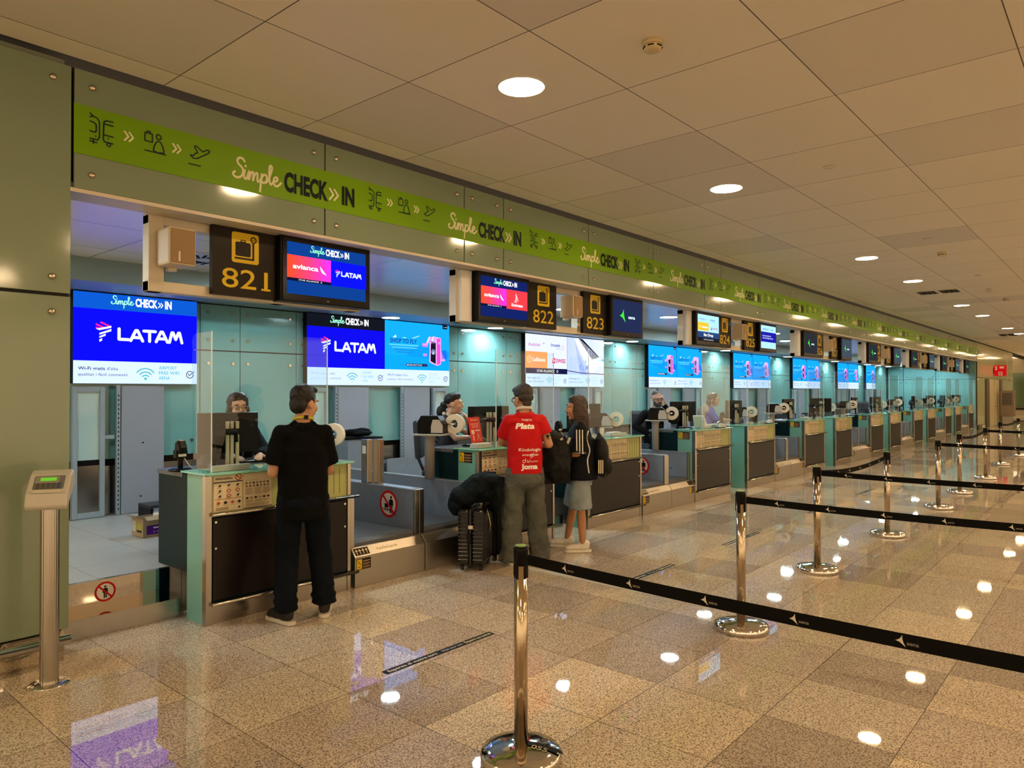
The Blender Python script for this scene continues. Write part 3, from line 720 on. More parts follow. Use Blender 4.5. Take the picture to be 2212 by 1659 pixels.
def alliance_panel(A, x, y, w, h):
    A.rect(x, y, x+w, y+h, '#d4dcff'); P = lambda a, b: (x+a*w, y+b*h)
    A.text('Austrian', x+.07*w, y+.70*h, .085*h, '#c03a8a', .006, w=.27*w); A.poly([P(.36, .69), P(.45, .79), P(.39, .79), P(.43, .77)], '#a03a78')
    A.text('brussels', x+.60*w, y+.72*h, .08*h, '#2a4a9a', .02, w=.22*w); A.text('airlines', x+.72*w, y+.65*h, .045*h, '#8a8ac0', 0, w=.12*w)
    for i in range(3):
        for j in range(3): A.circ(x+(.86+.03*i)*w, y+(.66+.045*j)*h, .007*w, '#d87aa0', 8)
    A.rect(*P(0, .14), *P(.51, .56), '#ff9a5a'); A.ring(x+.085*w, y+.36*h, .045*w, .008*w, '#ffe0c8', n=18); A.stroke([P(.06, .34), P(.085, .37), P(.115, .39)], .008*w, '#ffe0c8')
    A.text('Lufthansa', x+.165*w, y+.315*h, .095*h, '#fff0e8', .025, w=.29*w)
    A.poly([P(.62, .28), P(.70, .28), P(.70, .42), P(.64, .42)], '#d0205a'); A.rect(*P(.645, .34), *P(.685, .36), '#ffffff'); A.rect(*P(.66, .31), *P(.672, .39), '#ffffff'); A.text('SWISS', x+.715*w, y+.30*h, .10*h, '#c0205a', .028, w=.24*w)
    A.rect(*P(0, 0), *P(1, .14), '#14183a'); A.text('STAR ALLIANCE', x+.26*w, y+.04*h, .065*h, '#ffffff', 0, w=.42*w); A.ring(x+.75*w, y+.07*h, .03*h, .010*h, '#ffffff', n=12)
def tail_panel(A, x, y, w, h):
    grad(A, x, y, x+w, y+h, ['#b8c8ff', '#c8d4ff', '#d8e0ff']); P = lambda a, b: (x+a*w, y+b*h)
    A.poly([P(.18, .98), P(.30, 1.0), P(.95, .42), P(1, .40), P(1, .28), P(.86, .26), P(.70, .04), P(.50, .04), P(.36, .40)], '#e8eeff'); A.poly([P(.18, .98), P(.34, .0), P(.62, .0), P(.40, .46)], '#a8b8f0')
    A.poly([P(.28, 1.0), P(.40, .98), P(.86, .52), P(.80, .48), P(.66, .44)], '#10121e'); A.circ(x+.58*w, y+.64*h, .05*w, '#f0f4ff', 18); A.ring(x+.58*w, y+.64*h, .03*w, .01*w, '#6a78a8', n=12)
    A.text('KLM', x+.32*w, y+.13*h, .15*h, '#1a5ac8', .03, w=.25*w)
    for a in (.38, .43, .48): A.circ(x+a*w, y+.38*h, .015*w, '#1a5ac8', 8); A.rect(x+(a-.012)*w, y+.32*h, x+(a+.012)*w, y+.35*h, '#1a5ac8')
    A.stroke([P(0, .10), P(.35, .05), P(1, .03)], .012*w, '#182040'); A.poly([P(.70, .42), P(1, .46), P(1, .40)], '#6ab8e8')
def wall_screen(x0, x1, parts, label, strips):
    t = thing('wall_screen', label, 'screen', (x0, 8.50, 1.79), group='lit screens on the teal wall'); w = x1-x0; H_ = .985
    box_part('housing', t, 0, w, 0, .095, 0, H_, BLACK, .003)
    A = Art(True)
    for i, fn in enumerate(parts):
        fn(A, i*w/len(parts), .245, w/len(parts), H_-.245)
    for i in range(strips): wifi_strip(A, i*w/strips, w/strips, .245)
    A.build('image', t, (0, -.001, 0), (1, 0, 0), (0, 0, 1)); return t
wall_screen(2.72, 4.05, [lambda A, x, y, w, h: latam_panel(A, x, y, w, h, '#0b52c0')], 'blue wall screen with LATAM logo above the grey gate, nearest of the row', 1)
wall_screen(5.57, 8.25, [lambda A, x, y, w, h: latam_panel(A, x, y, w, h, '#10131c'), ad], 'wall screen split between LATAM logo and a shopping advert', 2)
wall_screen(10.21, 12.80, [alliance_panel, tail_panel], 'pale wall screen with airline logos and an aircraft tail', 2)
BAYS = [(14.67, 17.38, 'fourth'), (19.34, 22.09, 'fifth'), (24.0, 26.88, 'sixth'), (28.75, 31.34, 'seventh')]
first = None
for a, b, nm in BAYS:
    lb = f'light blue wall screen with two shopping adverts, {nm} screen from the near end'
    if first is None: first = wall_screen(a, b, [ad, ad], lb, 2)
    else: copy_tree(first, (a, 8.50, 1.79), lb)
wall_screen(32.6, 34.0, [ad], 'narrow light blue wall screen with one shopping advert, last of the row', 1)

# ---------------------------------------------------------------- gates, sliding panels and belts under the screens
def gate(x, label):
    t = thing('steel_gate', label, 'gate', (x, 8.50, .345), group='grey gates under the wall screens')
    f = MB()
    for a, b, c, d in ((0, .05, 0, 1.41), (.27, .32, 0, 1.41), (.05, .27, 0, .06), (.05, .27, 1.35, 1.41)): f.bx(a, b, -.03, .03, c, d, FRAMEG)
    f.done('frame', t, .004)
    box_part('upper_glass', t, .05, .27, -.006, .006, .62, 1.35, pm('pale_gate_glass', (.45, .60, .58), .12)); box_part('black_band', t, .05, .27, -.006, .006, .56, .62, BLACK); box_part('lower_panel', t, .05, .27, -.006, .006, .06, .56, STEEL)
    box_part('link_bar', t, .32, .42, -.015, .015, .84, .88, FRAMEG)
    return t
def slide(x, w, label):
    t = thing('sliding_panel', label, 'panel', (x, 8.50, .345), group='blue grey sliding panels under the wall screens')
    box_part('leaf', t, 0, w, -.02, .02, 0, 1.42, DOORG)
    r = MB()
    r.bx(-.05, -.012, -.02, .02, 0, 1.43, FRAMEG)
    for k in range(26): r.bx(-.036, -.026, -.0215, -.02, .05+.05*k, .075+.05*k, BLACKM)
    r.done('slotted_rail', t)
    MB().cyl((w*.5, -.02, .78), (w*.5, -.026, .78), .009, BLACKM, 10).cyl((w*.45, -.02, .18), (w*.45, -.026, .18), .009, BLACKM, 10).done('bolt', t)
    return t
def collector(x, w, label):
    t = thing('collector_belt', label, 'conveyor', (x, 7.85, .345), group='cross belts behind the desks')
    box_part('bed', t, 0, w, 0, .56, 0, .34, STEEL, .004); box_part('belt', t, .02, w-.02, .05, .52, .34, .352, BELTM); box_part('guard', t, 0, w, -.015, -.001, .0, .42, GREYST)
    A = Art(); no_sign(A, False); A.build('warning_sticker', t, (w*.62, -.0155, .22), (.07, 0, 0), (0, 0, .07)); return t
gate(2.71, 'grey gate with pale glass at the left end, under the LATAM screen'); slide(3.20, .46, 'blue grey sliding panel beside the leftmost gate')
g0 = s0 = c0 = None
for i, (a, b) in enumerate([(5.57, 8.25), (10.21, 12.8)]+[(q[0], q[1]) for q in BAYS]+[(32.6, 35.2)]):
    nm = ['second', 'third', 'fourth', 'fifth', 'sixth', 'seventh', 'eighth'][i]
    for xx, sd in ((a+.01, 'left'), (b-.37, 'right')):
        lb = f'grey gate under the {sd} end of the {nm} wall screen'
        if g0 is None: g0 = gate(xx, lb)
        else: copy_tree(g0, (xx, 8.50, .345), lb)
    for xx, sd in ((a+.50, 'left'), (b-.37-.60, 'right')):
        lb = f'blue grey sliding panel under the {sd} half of the {nm} wall screen'
        if s0 is None: s0 = slide(xx, .53, lb)
        else: copy_tree(s0, (xx, 8.50, .345), lb)
    lb = f'steel cross belt in front of the teal wall under the {nm} screen'
    if c0 is None: c0 = collector(a+.85, 1.2, lb)
    else: copy_tree(c0, (a+.85, 7.85, .345), lb)

# ================================================================ check-in desks
CY0 = 5.10
def poster_art(A, x0, y0, w, h, kind):
    """airline safety notice: rules, pictograms and grey text bars"""
    P = lambda a, b: (x0+a*w, y0+b*h)
    A.rect(*P(0, 0), *P(1, 1), '#e6d9b8' if kind == 0 else '#dccfae'); K, N, B, R_ = '#2a2430', '#26264e', '#8a7c62', '#b04a3a'
    if kind == 0:
        A.rect(*P(.06, .93), *P(.60, .945), K); A.rect(*P(.06, .895), *P(.66, .915), K); A.ring(*P(.86, .93), .10*w, .028*w, '#a8202c', n=18); A.stroke([P(.80, .97), P(.92, .89)], .028*w, '#a8202c')
        A.rect(*P(0, .80), *P(1, .83), N); A.rect(*P(.02, .335), *P(.98, .35), '#a8782c')
        for j in range(3):
            for i in range(3):
                cx, cy_ = .20+.31*i, .72-.145*j
                if (i, j) == (1, 1) or (i+j) % 4 == 3:
                    A.poly([P(cx, cy_+.06), P(cx+.09, cy_), P(cx, cy_-.06), P(cx-.09, cy_)], R_); A.poly([P(cx, cy_+.035), P(cx+.05, cy_), P(cx, cy_-.035), P(cx-.05, cy_)], '#e6d9b8')
                else:
                    A.poly([P(cx-.05, cy_-.02), P(cx+.01, cy_+.035), P(cx+.06, cy_+.02), P(cx+.02, cy_-.03)], K); A.rect(*P(cx-.03, cy_-.03), *P(cx+.03, cy_), K)
                A.rect(*P(cx-.09, cy_-.066), *P(cx+.09, cy_-.058), B)
        for i in range(4): cx = .15+.24*i; A.poly([P(cx, .29), P(cx+.07, .24), P(cx, .19), P(cx-.07, .24)], R_ if i in (0, 2) else K); A.rect(*P(cx-.08, .16), *P(cx+.08, .168), B)
        for k in range(3): A.rect(*P(.06, .04+.03*k), *P(.5, .055+.03*k), B)
        A.poly([P(.82, .06), P(.86, .11), P(.92, .10), P(.88, .05)], K)
    else:
        for i in range(5): A.ring(*P(.12+.09*i, .80), .026*w, .008*w, B, n=10)
        for j in range(2):
            for i in range(7):
                cx, cy_ = .11+.125*i, .72-.085*j
                A.rect(*P(cx-.035, cy_-.025), *P(cx+.035, cy_+.025), K if (i*3+j) % 4 else '#6a5a50')
                if (i+j) % 2: A.rect(*P(cx-.015, cy_-.012), *P(cx+.018, cy_+.010), '#dccfae')
        for c in range(3):
            for k in range(8): A.rect(*P(.06+.31*c, .57-.025*k), *P(.06+.31*c+(.26 if (k+c) % 3 else .2), .58-.025*k), B)
        for i in range(6): cx = .12+.15*i; A.rect(*P(cx-.05, .27), *P(cx+.04, .32), K if i in (0, 2, 4, 5) else B)
        for c in range(3):
            for k in range(3): A.rect(*P(.06+.31*c, .22-.025*k), *P(.06+.31*c+.26, .23-.025*k), B)
        for k in range(3): A.rect(*P(.06, .12-.03*k), *P(.92, .132-.03*k), B)
        A.rect(*P(0, 0), *P(1, .02), N)
def info_sticker(A, w, h):
    A.rect(0, 0, w, h, '#2a1712'); A.rrect(.02*w, .06*h, .38*w, .94*h, .03*w, '#d8b41e')
    A.rect(.13*w, .20*h, .27*w, .26*h, '#2a1712'); A.stroke([(.14*w, .62*h), (.24*w, .58*h), (.28*w, .40*h)], .03*w, '#2a1712'); A.circ(.14*w, .72*h, .035*w, '#2a1712', 10)
    for k in range(3): A.rect(.44*w, (.72-.26*k)*h, .95*w, (.78-.26*k)*h, '#b89a78'); A.rect(.44*w, (.62-.26*k)*h, .85*w, (.66-.26*k)*h, '#8a7058')
def desk(loc, label, sticker, wide):
    t = thing('check_in_desk', label, 'check-in desk', loc, group='check-in desks')
    box_part('carcass', t, .03, 1.24, .03, .29, .0, 1.085, DARKTEAL)
    sp = box_part('side_panel', t, .0, .028, .045, .29, 0, 1.085, TEALC, .002); box_part('side_panel', t, 1.242, 1.27, .045, .29, 0, 1.085, TEALC, .002)
    if sticker:
        A = Art(); info_sticker(A, .19, .11); A.build('info_sticker', t, (0, .275, .955), (0, -1, 0), (0, 0, 1))
    box_part('corner_post', t, -.002, .043, -.012, .046, 0, 1.085, STEEL, .003); box_part('corner_post', t, 1.24, 1.272, -.012, .046, 0, 1.085, STEEL, .003)
    fp = box_part('front_panel', t, .055, 1.236, -.004, .028, .170, .772, DARKLAM, .002)
    for x, z in ((.075, .742), (.075, .55), (1.215, .742), (1.215, .55)): MB().cyl((x, -.004, z), (x, -.009, z), .009, CHROME, 14).done('lock', fp)
    for z in (.800, .148): 
        r = MB(); r.cyl((.035, -.035, z), (1.335, -.035, z), .0135, STEEL, 16)
        for x in (.08, .65, 1.2): r.cyl((x, -.035, z), (x, .0, z), .007, STEEL, 8)
        r.done('bumper_rail', t)
    box_part('kick_plate', t, .045, 1.24, -.002, .028, .0, .132, STEEL)
    g = MB(); g.bx(.045, 1.24, .004, .028, .79, 1.085, GREENP)
    for k in range(9): g.bx(.70+.058*k, .706+.058*k, .0025, .004, .835, 1.055, GREENG)
    g.done('ribbed_panel', t)
    xs = [(.06, .225, 0), (.292, .235, 1)]+([(.535, .20, 1), (.74, .18, 1)] if wide else [])
    for x, w, kd in xs:
        A = Art(); poster_art(A, 0, 0, w, .262, kd); A.build('notice', t, (x, .002, .815), (1, 0, 0), (0, 0, 1))
    MB().prism([(-.02, -.03), (.02, -.06), (1.27, -.06), (1.295, -.03), (1.295, .36), (-.02, .36)], 1.089, 1.104, GTOP, 'Z').done('glass_top', t, .003)
    box_part('back_panel', t, .0, .03, .292, .78, .345, 1.075, DARKTEAL); box_part('back_panel', t, 1.24, 1.27, .292, .78, .345, 1.075, DARKTEAL)
    box_part('work_top', t, -.005, 1.275, .365, .80, 1.05, 1.088, pm('work_top_grey', (.10, .12, .14), .35), .004)
    return t
def acrylic_guard(loc, label):
    t = thing('acrylic_guard', label, 'screen guard', loc, group='clear guards on the desks')
    w, d, h = 1.0, .31, 1.04; ED = pm('acrylic_edge', (.62, .80, .84), .15)
    box_part('front_pane', t, .004, w-.004, 0, .006, .01, h, ACR)
    for x in (0, w-.006):
        MB().prism([(.008, .01), (.008, h), (d-.06, h-.005), (d-.02, h-.02), (d, h-.06), (d, .01)], x, x+.006, ACR, 'X').done('side_pane', t)
    for x in (-.002, w-.004): box_part('edge', t, x, x+.006, -.003, .004, .0, h, ED)
    for x in (.02, .62): box_part('foot', t, x, x+.30, .02, .055, .0, .045, GREYPL, .003)
    return t
def workstation(loc, label, rz=0):
    t = thing('monitor', label, 'monitor', loc, rz, 'monitors on the desks')
    box_part('shell', t, -.255, .255, 0, .035, .11, .44, BLACK, .008); box_part('glass', t, -.245, .245, .035, .037, .12, .43, pm('dark_glass', (.012, .014, .02), .08))
    c = pm('bracket_beige', (.50, .46, .36), .4)
    p = MB()
    for x in (-.05, -.012, .034): p.bx(x, x+.026, -.045, -.03, .02, .26, c); p.bx(x, x+.026, -.045, -.03, .31, .37, c)
    p.done('bracket', t); box_part('column', t, -.012, .02, -.028, 0, .0, .38, BLACK); box_part('foot', t, -.10, .12, -.08, .10, 0, .016, BLACK, .005)
    MB().cyl((-.16, -.06, .0), (-.16, -.06, .29), .016, BLACK, 14).tube([(-.16, -.06, .27), (-.08, -.075, .285), (.02, -.06, .29), (.03, -.02, .28)], .020, BLACK, 10).cyl((.03, -.06, .20), (.03, -.05, .30), .014, BLACK, 12).done('arm', t)
    return t
def label_printer(loc, label, rz=0, stand=True, base=-.75):
    t = thing('label_printer', label, 'printer', loc, rz, 'baggage tag printers')
    MB().prism([(-.13, 0), (-.13, .10), (-.07, .19), (.12, .19), (.16, .12), (.16, 0)], -.09, .09, BLACK, 'X').done('body', t, .008)
    for xa in (-.094, .089): MB().prism([(-.131, .01), (-.131, .09), (-.09, .15), (-.02, .15), (.0, .08), (.0, .01)], xa, xa+.005, GREYPL, 'X').done('side_cover', t)
    r = MB(); R0, R1 = .105, .045
    r.lathe([(R1, -.03), (R0, -.03), (R0, .03), (R1, .03), (R1, -.03)], (.10, -.20, .10), PAPER, 40, 'X', False, False); r.done('paper_roll', t)
    MB().cyl((.04, -.20, .10), (.15, -.20, .10), .010, CHROME, 12).cyl((.05, -.20, .10), (.05, -.10, .10), .008, CHROME, 10).done('spindle', t)
    box_part('shelf', t, -.16, .14, -.15, .20, -.018, -.002, GREYPL, .004)
    if stand:
        MB().lathe([(.055, base), (.055, -.05), (.085, -.018)], (0, .05, 0), pm('stand_grey', (.42, .40, .38), .5), 24).done('stand', t)
        MB().tube([(.07, .02, -.02), (.10, -.01, -.06), (.08, -.04, -.10), (.03, -.04, -.11), (-.01, -.015, -.08)], .006, BLACK, 6).done('cable', t)
    return t
def scanner(loc, label, rz=0):
    t = thing('ticket_scanner', label, 'scanner', loc, rz, 'hand scanners in their cradles')
    MB().lathe([(.085, 0), (.085, .012), (.06, .022), (.001, .022)], (0, 0, 0), BLACK, 28).done('base', t)
    MB().cyl((0, 0, .02), (0, 0, .12), .020, BLACK, 14).bx(-.045, .045, -.03, .03, .10, .16, BLACK).done('cradle', t, .006)
    MB().prism([(-.05, .13), (-.055, .18), (-.02, .24), (.03, .22), (.04, .15)], -.032, .032, BLACK, 'X').done('head', t, .012)
    MB().prism([(-.03, .20), (-.022, .243), (.012, .236), (.01, .20)], -.02, .02, pm('scanner_silver', (.5, .55, .62), .25, metal=.6), 'X').done('trim', t, .006)
    box_part('label_plate', t, -.03, .03, -.034, -.031, .112, .132, PAPER)
    MB().tube([(.02, -.02, .10), (.04, -.05, .05), (.08, -.03, .008), (.14, .02, .006)], .004, WHITEP, 6).done('cable', t); return t
def office_chair(loc, label, rz=0):
    t = thing('office_chair', label, 'chair', loc, rz, 'staff chairs'); UPH = pm('chair_fabric', (.03, .04, .055), .8, bump=.2, bscale=300)
    box_part('seat', t, -.24, .24, -.22, .24, .36, .435, UPH, .03)
    MB().prism([(-.24, .56), (-.25, .95), (-.29, 1.02), (-.33, 1.0), (-.30, .56)], -.22, .22, UPH, 'X').done('backrest', t, .025)
    MB().tube([(0, -.02, .36), (0, -.22, .37), (0, -.30, .56)], .02, BLACK, 8).done('back_bracket', t)
    MB().cyl((0, 0, .08), (0, 0, .37), .028, BLACK, 14).done('gas_column', t)
    for k in range(5):
        a = 2*PI*k/5+.3; e = (.27*math.cos(a), .27*math.sin(a))
        g = MB().tube([(0, 0, .10), (e[0], e[1], .075)], .018, BLACK, 8).done('leg', t); MB().cyl((e[0]-.012, e[1], .03), (e[0]+.012, e[1], .03), .03, RUBBER, 14).done('castor', g)
    for s in (-1, 1): MB().tube([(s*.24, .0, .40), (s*.33, .0, .44), (s*.33, -.0, .60)], .014, BLACK, 8).bx(s*.33-.03, s*.33+.03, -.12, .10, .60, .625, BLACK).done('armrest', t)
    return t
def belt_unit(loc, x0, x1, label, info, left, wall_l, wall_r):
    """one weighing belt: sloped steel kerb, belt, low walls (x in desk-pair metres)"""
    t = thing('baggage_belt', label, 'conveyor', loc, group='baggage weighing belts')
    MB().prism([(.0, .0), (.0, .262), (.06, .335), (.10, .335), (.10, .30), (.50, .30), (.50, 0)], x0, x1, KERBS, 'X').done('kerb', t, .003)
    bx0, bx1 = x0+.06, x1-.06
    MB().prism([(.11, .30), (.09, .325), (.10, .36), (.14, .385), (.9, .375), (1.0, .372), (2.3, .372), (2.3, .346), (.6, .346), (.55, .345), (.5, .305)], bx0, bx1, BELTM, 'X').done('belt', t)
    for a, b, on, nm in ((x0, x0+.05, wall_l, 0), (x1-.05, x1, wall_r, 1)):
        if not on: continue
        w = MB().prism([(.10, .34), (.10, .755), (2.3, .755), (2.3, .346), (.5, .346)], a, b, GREYST, 'X').done('side_wall', t, .003)
        box_part('end_post', w, a-.004, b+.004, .082, .104, .33, .762, STEEL, .002); box_part('top_cap', w, a-.004, b+.004, .104, 2.3, .755, .766, pm('pale_steel', (.55, .60, .66), .3, metal=.6))
    w = .155; sx = x0+.015 if left else x1-.015-w
    if info:
        A = Art(); info_sticker(A, w, .095)
        A.build('info_sticker', t, (sx, -.001, .150), (1, 0, 0), (0, 0, 1))
        A = Art(); A.rect(0, 0, w, .070, '#2a1712')
        for k in range(4):
            cx = .025+.035*k; A.stroke([(cx, .012), (cx, .055)], .006, '#e0d0a0'); A.stroke([(cx-.010, .04), (cx, .056), (cx+.010, .04)], .006, '#e0d0a0')
        d = Vector((0, .06, .073)).normalized(); A.build('arrow_strip', t, (sx, .008, .272), (1, 0, 0), d)
        if left:
            A = Art(); A.text('VanDerLande', 0, .012, .026, '#5a4a30', .01, w=.24); A.build('maker_name', t, (x0+.25, .012, .277), (1, 0, 0), d)
    A = Art(); A.circ(0, 0, .016, '#15110d', 10, ry=.008); A.build('slot', t, (x1-.0505, .38, .50), (0, -1, 0), (0, 0, 1))
    if info and left:
        A = Art(); no_sign(A, True); A.build('warning_sticker', t, (x1-.0505, .475, .59), (0, -.135, 0), (0, 0, .135))
    return t

P = X0[0]
d1 = desk((P, CY0, 0), 'check-in desk under sign 821, nearest desk, teal left side', False, False)
d2 = desk((P+2.87, CY0, 0), 'check-in desk under sign 822, behind the person in the red shirt', True, True)
b1 = belt_unit((P, CY0, 0), 1.325, 2.135, 'baggage belt beside desk 821 with a round red warning sticker', True, True, True, True)
b2 = belt_unit((P, CY0, 0), 2.145, 2.865, 'baggage belt beside desk 822, behind the black suitcase', False, False, True, True)
g1 = acrylic_guard((P+.05, CY0+.015, 1.105), 'clear acrylic guard on desk 821'); g2 = acrylic_guard((P+3.16, CY0+.015, 1.105), 'clear acrylic guard on desk 822')
m1 = workstation((P+.43, CY0+.475, 1.0895), 'black monitor seen from behind on desk 821'); m2 = workstation((P+3.60, CY0+.52, 1.0895), 'black monitor on desk 822 beside the person in the striped shirt', -.4)
l1 = label_printer((P+1.28, CY0+.64, 1.20), 'tag printer with white paper roll at the right end of desk 821', .55, True, -.10)
l2 = label_printer((P+2.795, CY0+.58, 1.25), 'tag printer with white paper roll on a grey post by desk 822', .45, True, -.483)
s1 = scanner((P+.03, CY0+.47, 1.089), 'black hand scanner in its cradle at the left end of desk 821')
c1 = office_chair((3.30, 6.20, .345), 'dark office chair under the person at desk 821', math.radians(-194)); c2 = office_chair((5.98, 6.26, .345), 'dark office chair under the person with the ponytail', math.radians(-142))
cols = []
for q in ((2.10, .84), (2.17, .74)):
    t = thing('sensor_column', f'square steel sensor column on the belt wall by desk 821, {"rear" if q[1] > .8 else "front"} of the two', 'column', (P+q[0], CY0+q[1], .767), group='sensor columns on the belt walls')
    box_part('post', t, -.032, .032, -.05, .05, 0, .445, STEEL, .004)
    if q[1] > .8: box_part('label_plate', t, -.034, -.032, -.028, .03, .30, .38, PAPER)
d3 = desk((P, CY0, 0), 'x', False, True)
rep = [(d3, lambda n: f'check-in desk under sign {n}, left desk of its pair'), (d2, lambda n: f'check-in desk under sign {n+1}, right desk of its pair'),
       (b1, lambda n: f'baggage belt beside desk {n}, left belt of the pair'), (b2, lambda n: f'baggage belt beside desk {n+1}, right belt of the pair'),
       (g1, lambda n: f'clear acrylic guard standing on desk {n}'), (g2, lambda n: f'clear acrylic guard standing on desk {n+1}'),
       (m1, lambda n: f'black monitor on desk {n}'), (m2, lambda n: f'black monitor on desk {n+1}'),
       (l1, lambda n: f'tag printer with paper roll on desk {n}'), (l2, lambda n: f'tag printer with paper roll on a post by desk {n+1}'),
       (s1, lambda n: f'hand scanner in its cradle on desk {n}'), (c1, lambda n: f'dark office chair behind desk {n}'), (c2, lambda n: f'dark office chair behind desk {n+1}')]
NOTE = {823: 'check-in desk under sign 823, dark front behind the person with the striped shirt', 824: 'check-in desk under sign 824 where the bearded man sits', 825: 'check-in desk under sign 825 where the person in blue sits'}
for k in range(1, 7):
    n = 821+2*k
    for o, f in rep:
        x = o.location.x-P+X0[k]; lb = f(n)
        c = copy_tree(o, (x, o.location.y, o.location.z), lb)
        if lb[:26] == 'check-in desk under sign '+str(n)[:1]:
            q = int(lb[25:28])
            if q in NOTE: c['label'] = NOTE[q]
        if o is c1: c.location.y += .22; c.rotation_euler.z = PI+random.uniform(-.9, .9)
        if o is c2: c.location.y += .22; c.rotation_euler.z = PI+random.uniform(-.9, .9)
        if o is c2 and k == 1: c.location = (11.03, 6.34, .345); c.rotation_euler.z = math.radians(-202); c['label'] = 'dark office chair under the bearded person at desk 824'
        if o is c1 and k == 2: c.location = (13.12, 6.32, .345); c.rotation_euler.z = math.radians(-152); c['label'] = 'dark office chair under the person in blue at desk 825'
        if o in (m1, m2): c.location.y += .045
        if o is m1: c.rotation_euler.z = random.uniform(-.9, .5); c.location.x += .25
        if o is m2: c.rotation_euler.z = random.uniform(-.7, .9)
for q in list(d3.children_recursive)+[d3]: bpy.data.objects.remove(q)
# 823 and 824 have the kerb stickers mirrored on the right belt too
for k in range(1, 5):
    b = [o for o in COL.objects if o.get('label', '').startswith(f'baggage belt beside desk {822+2*k}')][0]
    w = .155; x1 = 2.865
    A = Art(); info_sticker(A, w, .095); A.build('info_sticker', b, (x1-.015-w, -.001, .150), (1, 0, 0), (0, 0, 1))
    A = Art(); A.rect(0, 0, w, .070, '#2a1712'); A.build('arrow_strip', b, (x1-.015-w, .008, .272), (1, 0, 0), Vector((0, .06, .073)).normalized())

# ================================================================ things on the desks
def tray(loc, label, rz=0, w=.30):
    t = thing('document_tray', label, 'tray', loc, rz, 'steel document trays on the desk tops')
    box_part('box', t, -w/2, w/2, -.05, .05, 0, .045, pm('tray_grey', (.42, .44, .42), .4), .004); box_part('paper', t, -w/2+.02, w/2-.02, -.04, .04, .045, .052, PAPER)
    return t
tray((P+3.02, CY0+.10, 1.1055), 'grey document box on the glass top of desk 822 under the red notice', 0, .24)
tray((X0[1]+.85, CY0+.17, 1.1055), 'grey document box on the right end of desk 823', 0, .26)
tray((X0[1]+3.90, CY0+.17, 1.1055), 'long grey document box on desk 824', 0, .36)
tray((X0[2]+3.4, CY0+.17, 1.1055), 'grey document box on desk 826', 0, .3)
def keyboard(loc, label, rz=0):
    t = thing('keyboard', label, 'keyboard', loc, rz, 'keyboards on the desks')
    box_part('case', t, -.21, .21, -.07, .07, 0, .02, BLACK, .006)
    A = Art()
    for r in range(5):
        for c in range(14): A.rect(-.195+.028*c, -.058+.024*r, -.172+.028*c, -.040+.024*r, '#2e2e30')
    A.build('keys', t, (0, 0, .0205), (1, 0, 0), (0, 1, 0)); return t
keyboard((P+.62, CY0+.70, 1.0895), 'black keyboard behind the monitor of desk 821'); keyboard((X0[2]+.95, CY0+.71, 1.0895), 'black keyboard in front of the person in blue at desk 825')
def mouse(loc, label):
    t = MB().ell((0, 0, .016), (.032, .055, .018), BLACK).done('computer_mouse'); t.location = loc; t.rotation_euler.z = .4
    return tag(t, label, 'mouse')
mouse((P+3.12, CY0+.42, 1.093), 'black mouse under the hand of the person with the ponytail')
mouse((P+.20, CY0+.46, 1.093), 'small dark blue grey mouse beside the scanner on desk 821')
t = thing('notice_stand', 'red notice standing on the document box of desk 822', 'notice', (P+3.03, CY0+.10, 1.163), .1)
b = MB().box((0, 0, .14), (.21, .004, .28), ACR, (-.2, 0, 0)).done('acrylic_holder', t)
A = Art(); A.rect(0, 0, .2, .27, '#d8382c'); A.text('Emirates', .1, .235, .016, '#fff0e8', .01, 'c', w=.11)
for k in range(3): A.rect(.03+.01*k, .195-.018*k, .17-.01*k, .202-.018*k, '#f4b0a4')
A.rect(.025, .09, .075, .135, '#f8d8d0'); A.rect(.09, .12, .17, .135, '#f8d8d0'); A.rect(.04, .02, .06, .08, '#f4c4ba'); A.stroke([(.11, .02), (.13, .09), (.16, .02)], .008, '#f4c4ba')
A.build('printed_card', t, (-.10, -.003+.028, .004), (1, 0, 0), Vector((0, math.sin(.2), math.cos(.2))), lift=-.034)
box_part('foot', t, -.105, .105, -.02, .05, -.003, .004, ACR)
def tagpile(loc, label):
    t = thing('tag_dispenser', label, 'dispenser', loc)
    MB().tube([(-.10, 0, .0), (-.10, 0, .08), (-.06, 0, .11), (.06, 0, .11), (.10, 0, .08), (.10, 0, 0)], .006, CHROME, 8).done('wire_frame', t)
    MB().prism([(-.08, .012), (-.05, .07), (.05, .07), (.08, .012)], -.03, .03, pm('tag_white_blue', (.55, .66, .72), .5), 'Y').done('tags', t, .004); box_part('foot', t, -.11, .11, -.04, .04, 0, .012, BLACK)
    return t
tagpile((X0[1]+3.72, CY0-.027, 1.1055), 'wire tag dispenser with pale tags on the front of desk 824'); tagpile((X0[2]+.95, CY0-.027, 1.1055), 'wire tag dispenser on desk 825 beside the paper roll')
t = thing('paper_bag', 'open white paper bag with orange wrapping on desk 824', 'bag', (X0[1]+3.46, CY0+.19, 1.1055), .2)
MB().prism([(-.06, 0), (-.16, .20), (-.13, .21), (.10, .03), (.12, 0)], -.09, .09, PAPER, 'Y').done('bag', t, .01); MB().ell((-.0, 0, .13), (.11, .08, .035), pm('orange_wrap', (.62, .36, .12), .6, bump=.6, bscale=40)).ell((.10, .02, .08), (.06, .07, .05), PAPER).done('wrapping', t)
